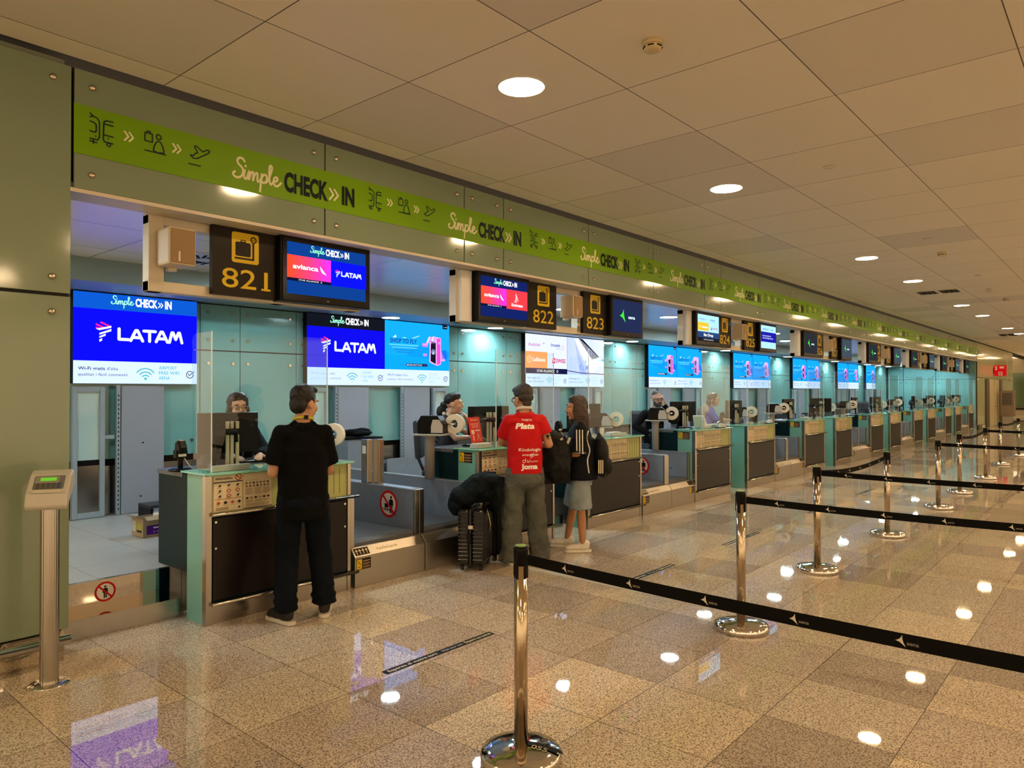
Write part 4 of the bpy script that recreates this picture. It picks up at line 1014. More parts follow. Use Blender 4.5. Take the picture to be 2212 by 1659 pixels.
# extra desk clutter
for k, (dx, lb) in enumerate(((.85, 'desk 823'), (.9, 'desk 827'), (1.02, 'desk 829'))):
    kk = (1, 3, 4)[k]; t = thing('desk_phone', f'black desk telephone on {lb}', 'telephone', (X0[kk]+.17, CY0+.68, 1.0895), group='desk telephones')
    MB().prism([(-.1, 0), (-.1, .06), (.1, .025), (.1, 0)], -.09, .09, BLACK, 'X').done('base', t, .006); MB().tube([(-.07, -.09, .07), (-.07, -.06, .09), (-.07, .06, .09), (-.07, .09, .07)], .018, BLACK, 8).done('handset', t)
t = thing('card_holder', 'small white card standing on desk 823', 'card', (X0[1]+.78, CY0+.30, 1.1055)); box_part('card', t, -.05, .05, 0, .004, 0, .10, PAPER); box_part('foot', t, -.05, .05, -.02, .03, 0, .004, PAPER)
t = thing('low_cabinet', 'low dark cabinet against the wall below the second wall screen', 'cabinet', (5.72, 7.78, .345))
box_part('body', t, 0, .56, 0, .42, 0, .72, GREYST, .004); box_part('top', t, -.01, .57, -.01, .43, .72, .74, BLACK)
t = thing('folded_jacket', 'black jacket lying on the low cabinet behind desk 821', 'jacket', (6.0, 7.98, 1.093))
# ================================================================ hall things
TAPE = pm('black_webbing', (.004, .004, .004), .8, spec=.1)
SCAP = pm('stanchion_green_cap', (.25, .45, .08), .4)
def stanchion(x, y, label):
    t = thing('stanchion', label, 'stanchion', (x, y, 0), group='chrome barrier posts')
    MB().lathe([(.184, 0), (.188, .006), (.188, .036), (.180, .048), (.13, .058), (.06, .066), (.034, .068)], (0, 0, 0), CHROME, 56).done('base', t)
    MB().cyl((0, 0, .06), (0, 0, .965), .0315, POLE, 32).done('pole', t)
    MB().lathe([(.034, .90), (.0345, .965), (.0345, .978), (.030, .984), (.001, .984)], (0, 0, 0), BLACK, 32).done('head', t)
    MB().lathe([(.027, .984), (.026, .988), (.001, .989)], (0, 0, 0), SCAP, 28).done('cap', t)
    h = MB()
    for a in range(4): h.box((.033*math.cos(a*PI/2), .033*math.sin(a*PI/2), .905), (.010, .022, .13), BLACK, (0, 0, a*PI/2))
    h.done('tape_slots', t, .004)
    return t
def aena_tape(p0, p1, label, sag=.012, both=False):
    """webbing between two heads, white logos along it"""
    p0, p1 = Vector(p0), Vector(p1); d = p1-p0; L = d.length; u = d.normalized()
    t = thing('barrier_tape', label, 'barrier tape', p0, math.atan2(u.y, u.x), 'black barrier tapes')
    n = 16; b = MB(); i = b.mi(TAPE); pr = None; h = .024
    Z = lambda s: -4*sag*s*(1-s)
    for k in range(n+1):
        s = k/n; q = [b.bm.verts.new((s*L, yy, Z(s)+zz)) for yy, zz in ((-.0008, -h), (-.0008, h), (.0008, h), (.0008, -h))]
        if pr:
            for j in range(4): b.bm.faces.new((pr[j], q[j], q[(j+1) % 4], pr[(j+1) % 4])).material_index = i
        pr = q
    b.done('webbing', t)
    x = .20
    while x < L-.12:
        z = Z(x/L); sl = (Z(min(1, (x+.1)/L))-z)/.1
        for sd in ((1, -1) if both else (1,)):
            A = Art(); aena_mark(A, 0, 0, .036, '#cfcabc'); A.text('aena', .033, .008, .0115, '#8a867c', .012, w=.034)
            dirx = Vector((sd, 0, sl*sd)).normalized()
            A.build('logo', t, (x if sd > 0 else x+.036, -.0009*sd, z-.018), dirx, (0, 0, 1), lift=.0003, step=.00005)
        x += .335
    return t
ST = [(2.555, 2.155), (4.965, 2.13), (7.035, 2.27), (9.29, 2.20), (11.93, 2.15), (13.94, 2.20), (16.55, 2.18), (19.9, 2.33), (22.85, 2.28)]
SN = ['nearest chrome barrier post with green cap, its base at the bottom edge', 'second chrome barrier post, behind the nearest tape', 'third chrome barrier post, where two tapes meet', 'fourth chrome barrier post, at the end of a slack tape',
      'fifth chrome barrier post from the viewer', 'sixth chrome barrier post from the viewer', 'seventh chrome barrier post, far down the hall', 'eighth chrome barrier post, far down the hall', 'farthest chrome barrier post near the cream doors']
for (x, y), lb in zip(ST, SN): stanchion(x, y, lb)
OUT = [(2.50, .02), (5.02, .05), (7.10, .1), None, (11.9, .05), None, (16.6, .05), None, None]
TN = {0: 'black barrier tape with white star logos from the nearest post to the right edge', 1: 'black barrier tape from the second post to the right edge', 2: 'black barrier tape from the third post to the right edge', 4: 'black barrier tape from the fifth post to the right edge', 6: 'black barrier tape from the seventh post to the right edge'}
for k, o in enumerate(OUT):
    if o:
        stanchion(o[0], o[1], f'chrome barrier post outside the view at the far end of the {SN[k].split()[0]} post\'s tape')
        aena_tape((ST[k][0], ST[k][1]-.041, .925), (o[0], o[1]+.041, .925), TN[k])
aena_tape((ST[2][0]+.041, ST[2][1], .925), (ST[3][0]-.041, ST[3][1], .925), 'slack black barrier tape between the third and fourth posts', .05)
aena_tape((ST[5][0]+.041, ST[5][1], .925), (ST[6][0]-.041, ST[6][1], .925), 'slack black barrier tape between the sixth and seventh posts', .05)
aena_tape((ST[7][0]+.041, ST[7][1], .925), (ST[8][0]-.041, ST[8][1], .925), 'slack black barrier tape between the last two posts', .05)
A = Art(); A.poly([(-.09, .05), (-.02, .02), (.05, -.03), (.09, -.05), (.085, -.015), (.04, .02), (0, .055), (-.06, .075)], '#0c0b0a'); A.text('055', -.05, .012, .030, '#b8a888', .01, w=.075, rot=-.55)
st0 = [o for o in COL.objects if o.get('label') == SN[0]][0]
A.build('sticker', st0, (.035, -.095, .0605), Vector((.80, -.60, -.09)), Vector((.60, .80, .06)), lift=.004)
for i, (x, nm) in enumerate(((2.79, 'nearest'), (5.42, 'second'), (7.54, 'third'), (10.30, 'fourth'), (12.6, 'farthest'))):
    t = thing('floor_sticker', f'dark waiting line sticker on the floor, {nm} from the viewer', 'floor sticker', (x, 3.40, .0005), group='waiting line stickers')
    box_part('film', t, 0, .96, 0, .062, 0, .0008, pm('sticker_navy', (.006, .007, .014), .6, spec=.12))
    A = Art(); A.text('Espereu el vostre torn', .03, .017, .030, '#e8e4d8', .016, w=.40); A.text('Wait your turn', .475, .017, .026, '#d8d4c8', 0, w=.19); A.text('Espere su turno', .69, .017, .030, '#e8dfa8', .016, w=.25)
    A.build('lettering', t, (0, 0, .0009), (1, 0, 0), (0, 1, 0), step=.0001)
# terminal on a steel post by the near wall panel
t = thing('terminal_post', 'steel post with a grey keypad terminal beside the near glass panel', 'terminal', (1.415, 4.78, 0))
MB().lathe([(.0, .0), (.105, .0), (.105, .008), (.06, .010), (.0, .010)], (0, 0, 0), CHROME, 40).cyl((.085, 0, .008), (.085, 0, .014), .01, CHROME, 10).cyl((-.085, 0, .008), (-.085, 0, .014), .01, CHROME, 10).done('flange', t)
p = MB(); pr_ = [(.048*(1+.03*(k % 2))*math.cos(2*PI*k/48), .048*(1+.03*(k % 2))*math.sin(2*PI*k/48)) for k in range(48)]; p.prism(pr_, .008, 1.10, STEEL, 'Z'); p.done('post', t)
h = thing('x', '', '', (0, 0, 0)); bpy.data.objects.remove(h)
hd = MB(); CASE = pm('terminal_grey', (.48, .47, .42), .4)
hd.prism([(-.15, -.035), (-.155, .0), (-.10, .045), (.05, .075), (.12, .060), (.13, .02), (.10, -.035)], -.105, .105, CASE, 'X'); hd = hd.done('terminal_head', t, .012, 3); hd.location = (.0, -.01, 1.13); hd.rotation_euler = (math.radians(30), 0, math.radians(-28))
FACE = [Vector((0, -.10, .045)), Vector((0, .05, .075))]; fd = (FACE[1]-FACE[0]).normalized()
A = Art(); A.rrect(-.075, .035, .078, .140, .006, '#6a6a64'); A.rrect(-.07, .085, .05, .135, .003, '#8a8a80'); A.rect(-.045, .100, .035, .125, em('lcd_green', (.12, .42, .02), 1.0))
for r in range(3):
    for c in range(5): A.rrect(-.06+.026*c, .042+.014*r, -.042+.026*c, .051+.014*r, .002, '#4a4a46' if c < 4 else '#2c3e8a')
A.rrect(-.07, .004, .07, .028, .010, '#c4c0b2')
A.build('keypad', hd, FACE[0], (1, 0, 0), fd, lift=.0008)
# cardboard box and bench behind the near kerb
t = thing('cardboard_box', 'small open cardboard box with a purple label on the raised floor', 'box', (2.985, 7.08, .345), .03); CB = pm('cardboard', (.36, .27, .16), .8)
for n_, a in (('side', (-.17, .17, -.12, -.115)), ('side', (-.17, .17, .115, .12)), ('side', (-.17, -.165, -.12, .12)), ('side', (.165, .17, -.12, .12))): box_part(n_, t, *a, 0, .17, CB)
box_part('bottom', t, -.165, .165, -.115, .115, 0, .006, CB); MB().box((-.20, 0, .185), (.08, .22, .004), CB, (0, .5, 0)).done('flap', t); MB().box((.0, -.15, .175), (.32, .07, .004), CB, (.4, 0, 0)).done('flap', t); box_part('packet', t, .0, .14, -.08, .06, .10, .19, PAPER)
A = Art(); A.rect(0, 0, .28, .085, '#4b1a8c'); A.rect(.06, .055, .12, .068, '#f0e8ff'); A.rect(.20, 0, .28, .085, '#241a4a')
for k in range(4): A.circ(.07+.03*k, .025, .007, '#c8a8e8', 8)
A.build('label', t, (-.14, -.1205, .02), (1, 0, 0), (0, 0, 1)); A = Art(); A.rect(0, 0, .08, .10, '#b8bcb4'); A.rect(.10, .02, .20, .085, '#a8a848'); A.rect(.10, 0, .20, .02, '#242438'); A.build('label', t, (-.1705, .11, .04), (0, -1, 0), (0, 0, 1))
t = thing('low_bench', 'low black metal bench behind the nearest desk', 'bench', (3.42, 7.80, .345), .0)
box_part('top', t, -.25, .55, -.15, .15, .15, .18, pm('bench_dark', (.02, .02, .03), .4)); box_part('leg', t, -.25, -.22, -.15, .15, 0, .15, BLACK); box_part('leg', t, .52, .55, -.15, .15, 0, .15, BLACK)
# red fire sign, self-service kiosk and cabinets past the desks
t = thing('fire_sign', 'red fire equipment sign projecting from the wall past the desks', 'sign', (41.6, 4.60, 2.42), 0)
RED = em('fire_sign_red_glow', lin('#d81418'), .6); box_part('panel', t, 0, .05, 0, .50, 0, .52, pm('fire_red_frame', (.5, .02, .02), .4))  # red face is given a glow of its own
A = Art(); A.rect(0, 0, .62, .52, RED); A.rrect(.06, .28, .16, .48, .03, '#f4d8d0'); A.rect(.28, .36, .50, .46, '#f4d8d0'); A.rect(.22, .03, .42, .20, '#f4d8d0'); A.circ(.32, .115, .06, '#d81418', 18); A.circ(.32, .115, .03, '#f4d8d0', 14)
A.build('pictograms', t, (-.001, .50, 0), (0, -.806, 0), (0, 0, 1))
box_part('bracket', t, .0, .05, .50, .528, .1, .42, BLACK)
t = thing('service_kiosk', 'tall grey brown self-service kiosk past the last desk', 'kiosk', (42.7, 4.68, 0))
box_part('cabinet', t, -.2, .2, -.30, .30, .45, 1.72, pm('kiosk_brown', (.22, .17, .12), .4), .02); box_part('pedestal', t, -.1, .1, -.2, .2, 0, .45, STEEL); box_part('screen', t, -.21, -.2, -.2, .2, 1.0, 1.6, pm('kiosk_screen', (.10, .08, .06), .15))
for i, z in enumerate((.95, .55)):
    t = thing('fire_cabinet', f'small red fire cabinet on the far wall panel, the {("upper", "lower")[i]} one', 'fire cabinet', (47.3, FY, z)); box_part('case', t, -.35, .35, -.09, -.001, 0, .26, pm('fire_red', (.42, .02, .02), .4), .01); box_part('window', t, -.25, .25, -.095, -.09, .06, .2, pm('dark_glass', (.012, .014, .02), .08))
# ---------------------------------------------------------------- luggage
_EXTRA = None
def blob(shapes, name, m, parent=None, vox=.010, it=4, disp=0, dscale=.12, smoothfac=.5):
    """capsules and ellipsoids fused into one smooth skin"""
    bm = bmesh.new()
    for s in shapes:
        if s[0] == 'c':
            p0, p1 = Vector(s[1]), Vector(s[2]); d = p1-p0
            if d.length > 1e-5:
                T = Matrix.Translation((p0+p1)/2) @ d.to_track_quat('Z', 'Y').to_matrix().to_4x4()
                bmesh.ops.create_cone(bm, cap_ends=True, segments=20, radius1=s[3], radius2=s[4], depth=d.length, matrix=T)
            for p, r in ((p0, s[3]), (p1, s[4])): bmesh.ops.create_uvsphere(bm, u_segments=18, v_segments=12, radius=r, matrix=Matrix.Translation(p))
        elif s[0] == 'e':
            T = Matrix.Translation(s[1])
            if len(s) > 3: T = T @ (s[3] if isinstance(s[3], Matrix) else Euler(s[3]).to_matrix().to_4x4())
            bmesh.ops.create_uvsphere(bm, u_segments=24, v_segments=16, radius=1, matrix=T @ Matrix.Diagonal((*s[2], 1)))
        elif s[0] == 'b':
            T = Matrix.Translation(s[1])
            if len(s) > 3: T = T @ Euler(s[3]).to_matrix().to_4x4()
            bmesh.ops.create_cube(bm, size=1, matrix=T @ Matrix.Diagonal((*s[2], 1)))
    if _EXTRA: bm.from_mesh(_EXTRA)
    me = bpy.data.meshes.new(name); bm.to_mesh(me); bm.free()
    o = link(name, me, parent)
    r = o.modifiers.new('r', 'REMESH'); r.mode = 'VOXEL'; r.voxel_size = vox; r.use_smooth_shade = True
    if it: q = o.modifiers.new('s', 'SMOOTH'); q.iterations = it; q.factor = smoothfac
    if disp:
        tx = bpy.data.textures.get('folds%.3f' % dscale) or bpy.data.textures.new('folds%.3f' % dscale, 'CLOUDS'); tx.noise_scale = dscale; tx.noise_depth = 2
        dm = o.modifiers.new('d', 'DISPLACE'); dm.texture = tx; dm.strength = disp; dm.mid_level = .5; dm.texture_coords = 'LOCAL'
    dg = bpy.context.evaluated_depsgraph_get(); me2 = bpy.data.meshes.new_from_object(o.evaluated_get(dg))
    o.modifiers.clear(); o.data = me2; bpy.data.meshes.remove(me)
    me2.materials.clear(); me2.materials.append(m)
    for p in me2.polygons: p.use_smooth = True
    return o
CLOTHK = pm('black_cloth', (.0035, .0035, .0035), .9, spec=.08, bump=.25, bscale=90)
NYL = pm('black_nylon', (.005, .005, .005), .55, spec=.18, bump=.3, bscale=70)
SHELL = pm('black_suitcase_shell', (.004, .004, .0045), .2, spec=.4)
jk = blob([('e', (0, 0, .04), (.25, .17, .04)), ('e', (.12, .05, .06), (.14, .10, .045)), ('e', (-.12, -.03, .055), (.13, .10, .045))], 'cloth', CLOTHK, [o for o in COL.objects if o.name == 'folded_jacket'][0], .012, 4, .03)
t = thing('suitcase', 'black ribbed hard suitcase standing in front of the baggage belt', 'suitcase', (5.06, 4.845, 0), math.radians(30))
b = MB(); b.bx(-.20, .20, -.128, -.006, .055, .585, SHELL); b.bx(-.20, .20, .006, .128, .055, .585, SHELL); b.done('shell', t, .035, 4)
r = MB()
for k in range(13):
    z = .10+.036*k
    for y0, y1 in ((-.118, -.022), (.022, .118)): r.bx(-.206, -.198, y0, y1, z, z+.016, SHELL)
r.done('ribs', t, .004)
r = MB()
for k in range(9): r.bx(-.16+.04*k-.009, -.16+.04*k+.009, -.134, -.126, .10, .54, SHELL)
r.done('ribs', t, .004)
box_part('zip', t, -.204, .204, -.008, .008, .06, .58, pm('zip_black', (.02, .02, .02), .6)); box_part('lock', t, -.212, -.200, -.028, .02, .40, .435, pm('lock_steel', (.55, .5, .42), .3, metal=.8), .003)
box_part('side_handle', t, -.222, -.198, -.012, .03, .26, .36, BLACK, .006)
for x in (-.15, .15):
    for y in (-.09, .09): MB().cyl((x, y-.012, .026), (x, y+.012, .026), .025, RUBBER, 18).bx(x-.012, x+.012, y-.016, y+.016, .03, .06, BLACK).done('castor', t)
for y in (-.06, .06): MB().cyl((.12, y, .58), (.12, y, .80), .008, CHROME, 10).done('handle_tube', t)
box_part('handle_grip', t, .10, .14, -.075, .075, .79, .82, BLACK, .008); MB().tube([(-.02, -.12, .56), (-.06, -.15, .50), (-.04, -.16, .42), (-.03, -.15, .36)], .004, pm('tag_strap', (.5, .45, .25), .6), 6, (.002, .012)).done('luggage_tag', t)
j = thing('draped_jacket', 'dark jacket draped over the black suitcase handle', 'jacket', (5.08, 4.84, .59), math.radians(-20))
blob([('e', (.08, 0, .24), (.17, .14, .07)), ('e', (-.04, .02, .17), (.19, .16, .09), (0, -.5, 0)), ('e', (-.13, .03, .09), (.13, .15, .10)), ('e', (.18, -.03, .10), (.06, .12, .19)), ('e', (-.20, .06, .02), (.07, .10, .10)), ('e', (.05, .0, .12), (.13, .10, .10))], 'cloth', pm('dark_jacket', (.003, .006, .008), .75, spec=.12, bump=.4, bscale=60), j, .010, 4, .045, .10)
t = thing('suitcase', 'second black suitcase with raised handle beside the ribbed one', 'suitcase', (5.33, 4.93, 0), .2)
box_part('body', t, -.01, .13, -.10, .10, .05, .55, NYL, .03)
for y in (-.05, .05): MB().cyl((.03, y, .54), (.03, y, .86), .008, CHROME, 10).done('handle_tube', t)
box_part('handle_grip', t, .012, .05, -.07, .07, .86, .89, BLACK, .008)
for y in (-.08, .08): MB().cyl((-.0, y-.012, .026), (-.0, y+.012, .026), .026, RUBBER, 18).bx(-.01, .02, y-.014, y+.014, .03, .06, BLACK).done('castor', t)
t = thing('shopping_bag', 'pale striped shopping bag on the floor behind the red shirt person', 'bag', (5.62, 4.90, 0), math.radians(-49)); t.scale = (.72, .85, 1)
BAGP = pm('bag_paper', (.42, .40, .36), .5)
MB().prism([(-.15, 0), (-.165, .40), (.165, .40), (.15, 0)], -.06, .06, BAGP, 'Y').done('bag', t, .006)
A = Art()
for k in range(8): A.rect(.02+.028*k, .26, .034+.028*k, .36, '#15130f')
A.rect(.0, .165, .30, .225, '#15130f'); A.text('Locker', .15, .18, .034, '#e8e0d0', .025, 'c', w=.20)
for k in range(7): A.rect(.02+.04*k, .13, .04+.04*k, .145, '#2a2620')
for k in range(4): A.rect(.03+.07*k, .03, .065+.07*k, .085, '#15130f')
A.build('print', t, (-.15, -.0605, 0), (1, 0, 0), (0, 0, 1)); MB().tube([(-.08, 0, .40), (-.06, -.01, .50), (.06, -.01, .50), (.08, 0, .40)], .006, BAGP, 8).done('handle', t)

# ================================================================ people
SKINS = {}
def skin(name, c): return pm('skin_'+name, c, .5, spec=.4, bump=.06, bscale=220)
V3 = Vector
def lerp(a, b, t): return V3(a)*(1-t)+V3(b)*t
def tubeshape(c0, r0, c1, r1):
    """flat-ended elliptical tube: list of discs is approximated by boxes of the convex kind"""
    return ('t', c0, r0, c1, r1)
_blob0 = blob
def blob(shapes, name, m, parent=None, vox=.010, it=4, disp=0, dscale=.12, smoothfac=.5):
    plain, extra = [], []
    for s in shapes:
        if s[0] in ('t', 'k'): extra.append(s)
        else: plain.append(s)
    if not extra: return _blob0(plain, name, m, parent, vox, it, disp, dscale, smoothfac)
    return _blob1(plain, extra, name, m, parent, vox, it, disp, dscale, smoothfac)
def _blob1(plain, extra, name, m, parent, vox, it, disp, dscale, sf):
    bm = bmesh.new()
    for s in extra:
        if s[0] == 'k':
            p0, p1 = V3(s[1]), V3(s[2]); d = p1-p0
            T = Matrix.Translation((p0+p1)/2) @ d.to_track_quat('Z', 'Y').to_matrix().to_4x4()
            bmesh.ops.create_cone(bm, cap_ends=True, segments=22, radius1=s[3], radius2=s[4], depth=d.length, matrix=T)
        else:
            c0, r0, c1, r1 = V3(s[1]), s[2], V3(s[3]), s[4]; n = 28
            A_ = [bm.verts.new(c0+V3((r0[0]*math.cos(2*PI*k/n), r0[1]*math.sin(2*PI*k/n), 0))) for k in range(n)]
            B_ = [bm.verts.new(c1+V3((r1[0]*math.cos(2*PI*k/n), r1[1]*math.sin(2*PI*k/n), 0))) for k in range(n)]
            fs = [bm.faces.new(A_[::-1]), bm.faces.new(B_)]+[bm.faces.new((A_[k], A_[(k+1) % n], B_[(k+1) % n], B_[k])) for k in range(n)]
            bmesh.ops.recalc_face_normals(bm, faces=fs)
    me = bpy.data.meshes.new('e'); bm.to_mesh(me); bm.free()
    global _EXTRA
    _EXTRA = me
    o = _blob0(plain, name, m, parent, vox, it, disp, dscale, sf)
    _EXTRA = None; bpy.data.meshes.remove(me)
    return o

def head_shapes(T, k=.93, fem=False):
    """skull, face, jaw, nose, ears in head space (facing +y) moved by T"""
    q = lambda p: T @ (V3(p)*k)
    R3 = T.to_3x3().to_4x4()
    E = lambda c, r: ('e', q(c), [x*k for x in r], R3)
    S_ = [E((0, -.012, .032), (.077, .098, .098)), E((0, .034, -.045), (.057, .062, .078)), E((0, .072, -.108), (.026, .022, .020)), E((0, .02, -.09), (.050, .055, .040)),
          E((-.036, .068, -.035), (.026, .026, .028)), E((.036, .068, -.035), (.026, .026, .028)), E((0, .083, .022), (.050, .018, .016)),
          ('c', q((0, .094, .008)), q((0, .113, -.030)), .009*k, .0135*k), E((-.011, .104, -.036), (.009, .010, .008)), E((.011, .104, -.036), (.009, .010, .008)), E((0, .092, -.070), (.024, .014, .014))]
    for s in (-1, 1): S_.append(('e', q((s*.079, -.008, -.012)), [.010*k, .026*k, .033*k], R3))
    return S_
def face_parts(root, T, k, sk, mouth, brow, iris=(.05, .03, .015), glasses=None, closed=False):
    q = lambda p: T @ (V3(p)*k)
    R3 = T.to_3x3()
    for s in (-1, 1):
        MB().ell(q((s*.032, .083, -.002)), (.0125*k, .0105*k, .0085*k), pm('eye_white', (.75, .72, .68), .3), R3.to_euler(), 14, 10).ell(q((s*.032, .0925, -.002)), (.0055*k, .003*k, .0055*k), pm('iris_dark', iris, .2), R3.to_euler(), 10, 8).done('eye', root)
        MB().ell(q((s*.033, .096, .022)), (.019*k, .006*k, .0045*k), brow, R3.to_euler(), 12, 8).done('eyebrow', root)
    MB().ell(q((0, .103, -.073)), (.020*k, .006*k, .0065*k), mouth, R3.to_euler(), 14, 8).done('mouth', root)
    if glasses:
        g = MB(); w = .0028 if glasses == 'thin' else .0045; m = pm('glasses_'+glasses, (.03, .03, .035) if glasses != 'thin' else (.35, .22, .18), .3)
        for s in (-1, 1):
            g.tube([q((s*.033+.025*math.cos(2*PI*j/16), .106, -.004+.020*math.sin(2*PI*j/16))) for j in range(17)], w*k, m, 6)
            g.tube([q((s*.058, .104, .004)), q((s*.079, .06, .008)), q((s*.084, -.01, .006))], w*k, m, 6)
        g.tube([q((-.010, .110, .0)), q((0, .113, .003)), q((.010, .110, .0))], w*k, m, 6); g.done('glasses', root)
def hand_shapes(w, d, n, side, curl=.5, k=1.0):
    """palm and five bent fingers: wrist w, direction d, palm normal n, side +1 puts the thumb along d x n"""
    w, d, n = V3(w), V3(d).normalized(), V3(n); n = (n-d*n.dot(d)).normalized(); a = d.cross(n)
    Rm = Matrix((a, d, n)).transposed().to_4x4()
    S_ = [('e', w+d*.045*k, (.040*k, .052*k, .017*k), Rm), ('c', w, w+d*.03*k, .026*k, .03*k)]
    for i, (o, L) in enumerate(((-.030, .058), (-.010, .072), (.010, .078), (.029, .070))):
        b = w+d*.086*k+a*(o*side*k); c1, c2 = curl*.7, curl*1.6
        d1 = d*math.cos(c1)+n*math.sin(c1)+a*(o*side*1.2); d2 = d*math.cos(c2)+n*math.sin(c2)+a*(o*side*.6)
        m_ = b+d1.normalized()*L*.52*k; S_ += [('c', b-d*.012, m_, .0096*k, .0088*k), ('c', m_, m_+d2.normalized()*L*.48*k, .0088*k, .0074*k)]
    b = w+d*.022*k+a*(.032*side*k); t1 = (d*.7+a*.6*side+n*.35).normalized(); m_ = b+t1*.036*k
    S_ += [('c', b, m_, .0125*k, .0105*k), ('c', m_, m_+(d*.85+n*.5*(.4+curl)).normalized()*.032*k, .0105*k, .0085*k)]
    return S_
def person(label, loc, heading, J, sk, head, hands, cloth, hair, hcol, brow=None, mouth=None, glasses=None, fem=False, hk=1.03, face=True, vox=.0065):
    root = thing('person', label, 'person', loc, math.radians(heading)-PI/2, 'travellers and desk staff')
    hy, hp, hr = head
    T = Matrix.Translation(J['head']) @ Euler((math.radians(hp), math.radians(hr), math.radians(hy)), 'ZXY' if False else 'XYZ').to_matrix().to_4x4()
    g = .86 if fem else 1
    S_ = head_shapes(T, hk, fem)
    nb = V3(J['neck']); chin_in = T @ V3((0, -.02, -.06))
    S_ += [('c', nb, chin_in, .056*g, .050*g), ('e', (nb+V3(J['pelvis']))/2+V3((0, 0, .08)), (.135*g, .085, .20)), ('e', J['pelvis'], (.14, .10, .12)), ('c', J['sl'], J['sr'], .050*g, .050*g)]
    for s in ('l', 'r'):
        S_ += [('c', J['s'+s], J['e'+s], .046*g, .040*g), ('c', J['e'+s], J['w'+s], .041*g, .027*g)]
        S_ += [('c', J['h'+s], J['k'+s], .072*g, .052*g), ('c', J['k'+s], lerp(J['k'+s], J['a'+s], .35), .050*g, .054*g), ('c', lerp(J['k'+s], J['a'+s], .35), J['a'+s], .054*g, .036*g)]
        hd = hands.get(s)
        if hd: S_ += hand_shapes(J['w'+s], hd[0], hd[1], hd[2], hd[3] if len(hd) > 3 else .5, .92 if fem else 1.0)
    blob(S_, 'body', sk, root, vox, 3)
    if face: face_parts(root, T, hk, sk, mouth or pm('lips', (.32, .12, .10), .4), brow or hcol, glasses=glasses)
    for nm, sh, m, kw in cloth: blob(sh, nm, m, root, **kw)
    if hair:
        R3 = T.to_3x3().to_4x4(); H_ = []
        for s in hair:
            if s[0] == 'e':
                rm = R3 @ Euler(s[3]).to_matrix().to_4x4() if len(s) > 3 else R3
                H_.append(('e', T @ (V3(s[1])*hk), [x*hk for x in s[2]], rm))
            else: H_.append(('c', T @ (V3(s[1])*hk), T @ (V3(s[2])*hk), s[3]*hk, s[4]*hk))
        blob(H_, 'hair', hcol, root, .006, 2, .012, .03)
    return root, T
HAIRB = pm('black_hair', (.005, .004, .0035), .42, spec=.3, bump=.5, bscale=140); HAIRD = pm('dark_brown_hair', (.022, .012, .008), .4, bump=.5, bscale=140)
def shoe(root, a, yaw, m, sole, name='shoe', k=1.0):
    a = V3(a); R_ = Matrix.Rotation(yaw, 4, 'Z'); q = lambda p: (R_ @ (V3(p)*k))+V3((a.x, a.y, 0))
    sh = blob([('e', q((0, .09, .055)), (.043*k, .10*k, .038*k), R_), ('e', q((0, .0, .062)), (.041*k, .075*k, .048*k), R_), ('e', q((0, -.03, .09)), (.037*k, .045*k, .045*k), R_), ('e', q((0, .15, .045)), (.042*k, .05*k, .026*k), R_)], name, m, root, .006, 3)
    b = MB(); o = []
    for x, y in ((.036, -.075), (.045, -.02), (.044, .06), (.050, .12), (.044, .175), (.02, .205), (-.015, .207), (-.042, .18), (-.048, .12), (-.042, .06), (-.042, -.02), (-.034, -.075), (-.012, -.092), (.014, -.092)): v = q((x, y, 0)); o.append((v.x, v.y))
    b.prism(o, .002, .030*k, sole, 'Z').done('sole', sh, .006)
    return sh
def on_surface(art_name, parent_root, target, A, o, u, v, lift=.004):
    """print laid on the cloth: the flat print is pressed onto the surface behind it"""
    me = target.data; bv = BVHTree.FromPolygons([x.co for x in me.vertices], [p.vertices for p in me.polygons])
    ob = A.build(art_name, target, o, u, v); n = V3(u).cross(V3(v)).normalized()
    bm = bmesh.new(); bm.from_mesh(ob.data); bmesh.ops.triangulate(bm, faces=bm.faces)
    for it_ in range(3):
        L_ = [e for e in bm.edges if e.calc_length() > .018]
        if not L_: break
        bmesh.ops.subdivide_edges(bm, edges=L_, cuts=1)
    dead = []
    for w in bm.verts:
        d0 = (w.co-V3(o)).dot(n); h = bv.ray_cast(w.co+n*.3, -n, .8)
        if h[0] is not None: w.co = h[0]+n*(lift*.4+d0*.5)
        else: dead.append(w)
    bmesh.ops.delete(bm, geom=dead, context='VERTS'); bm.to_mesh(ob.data); bm.free(); return ob

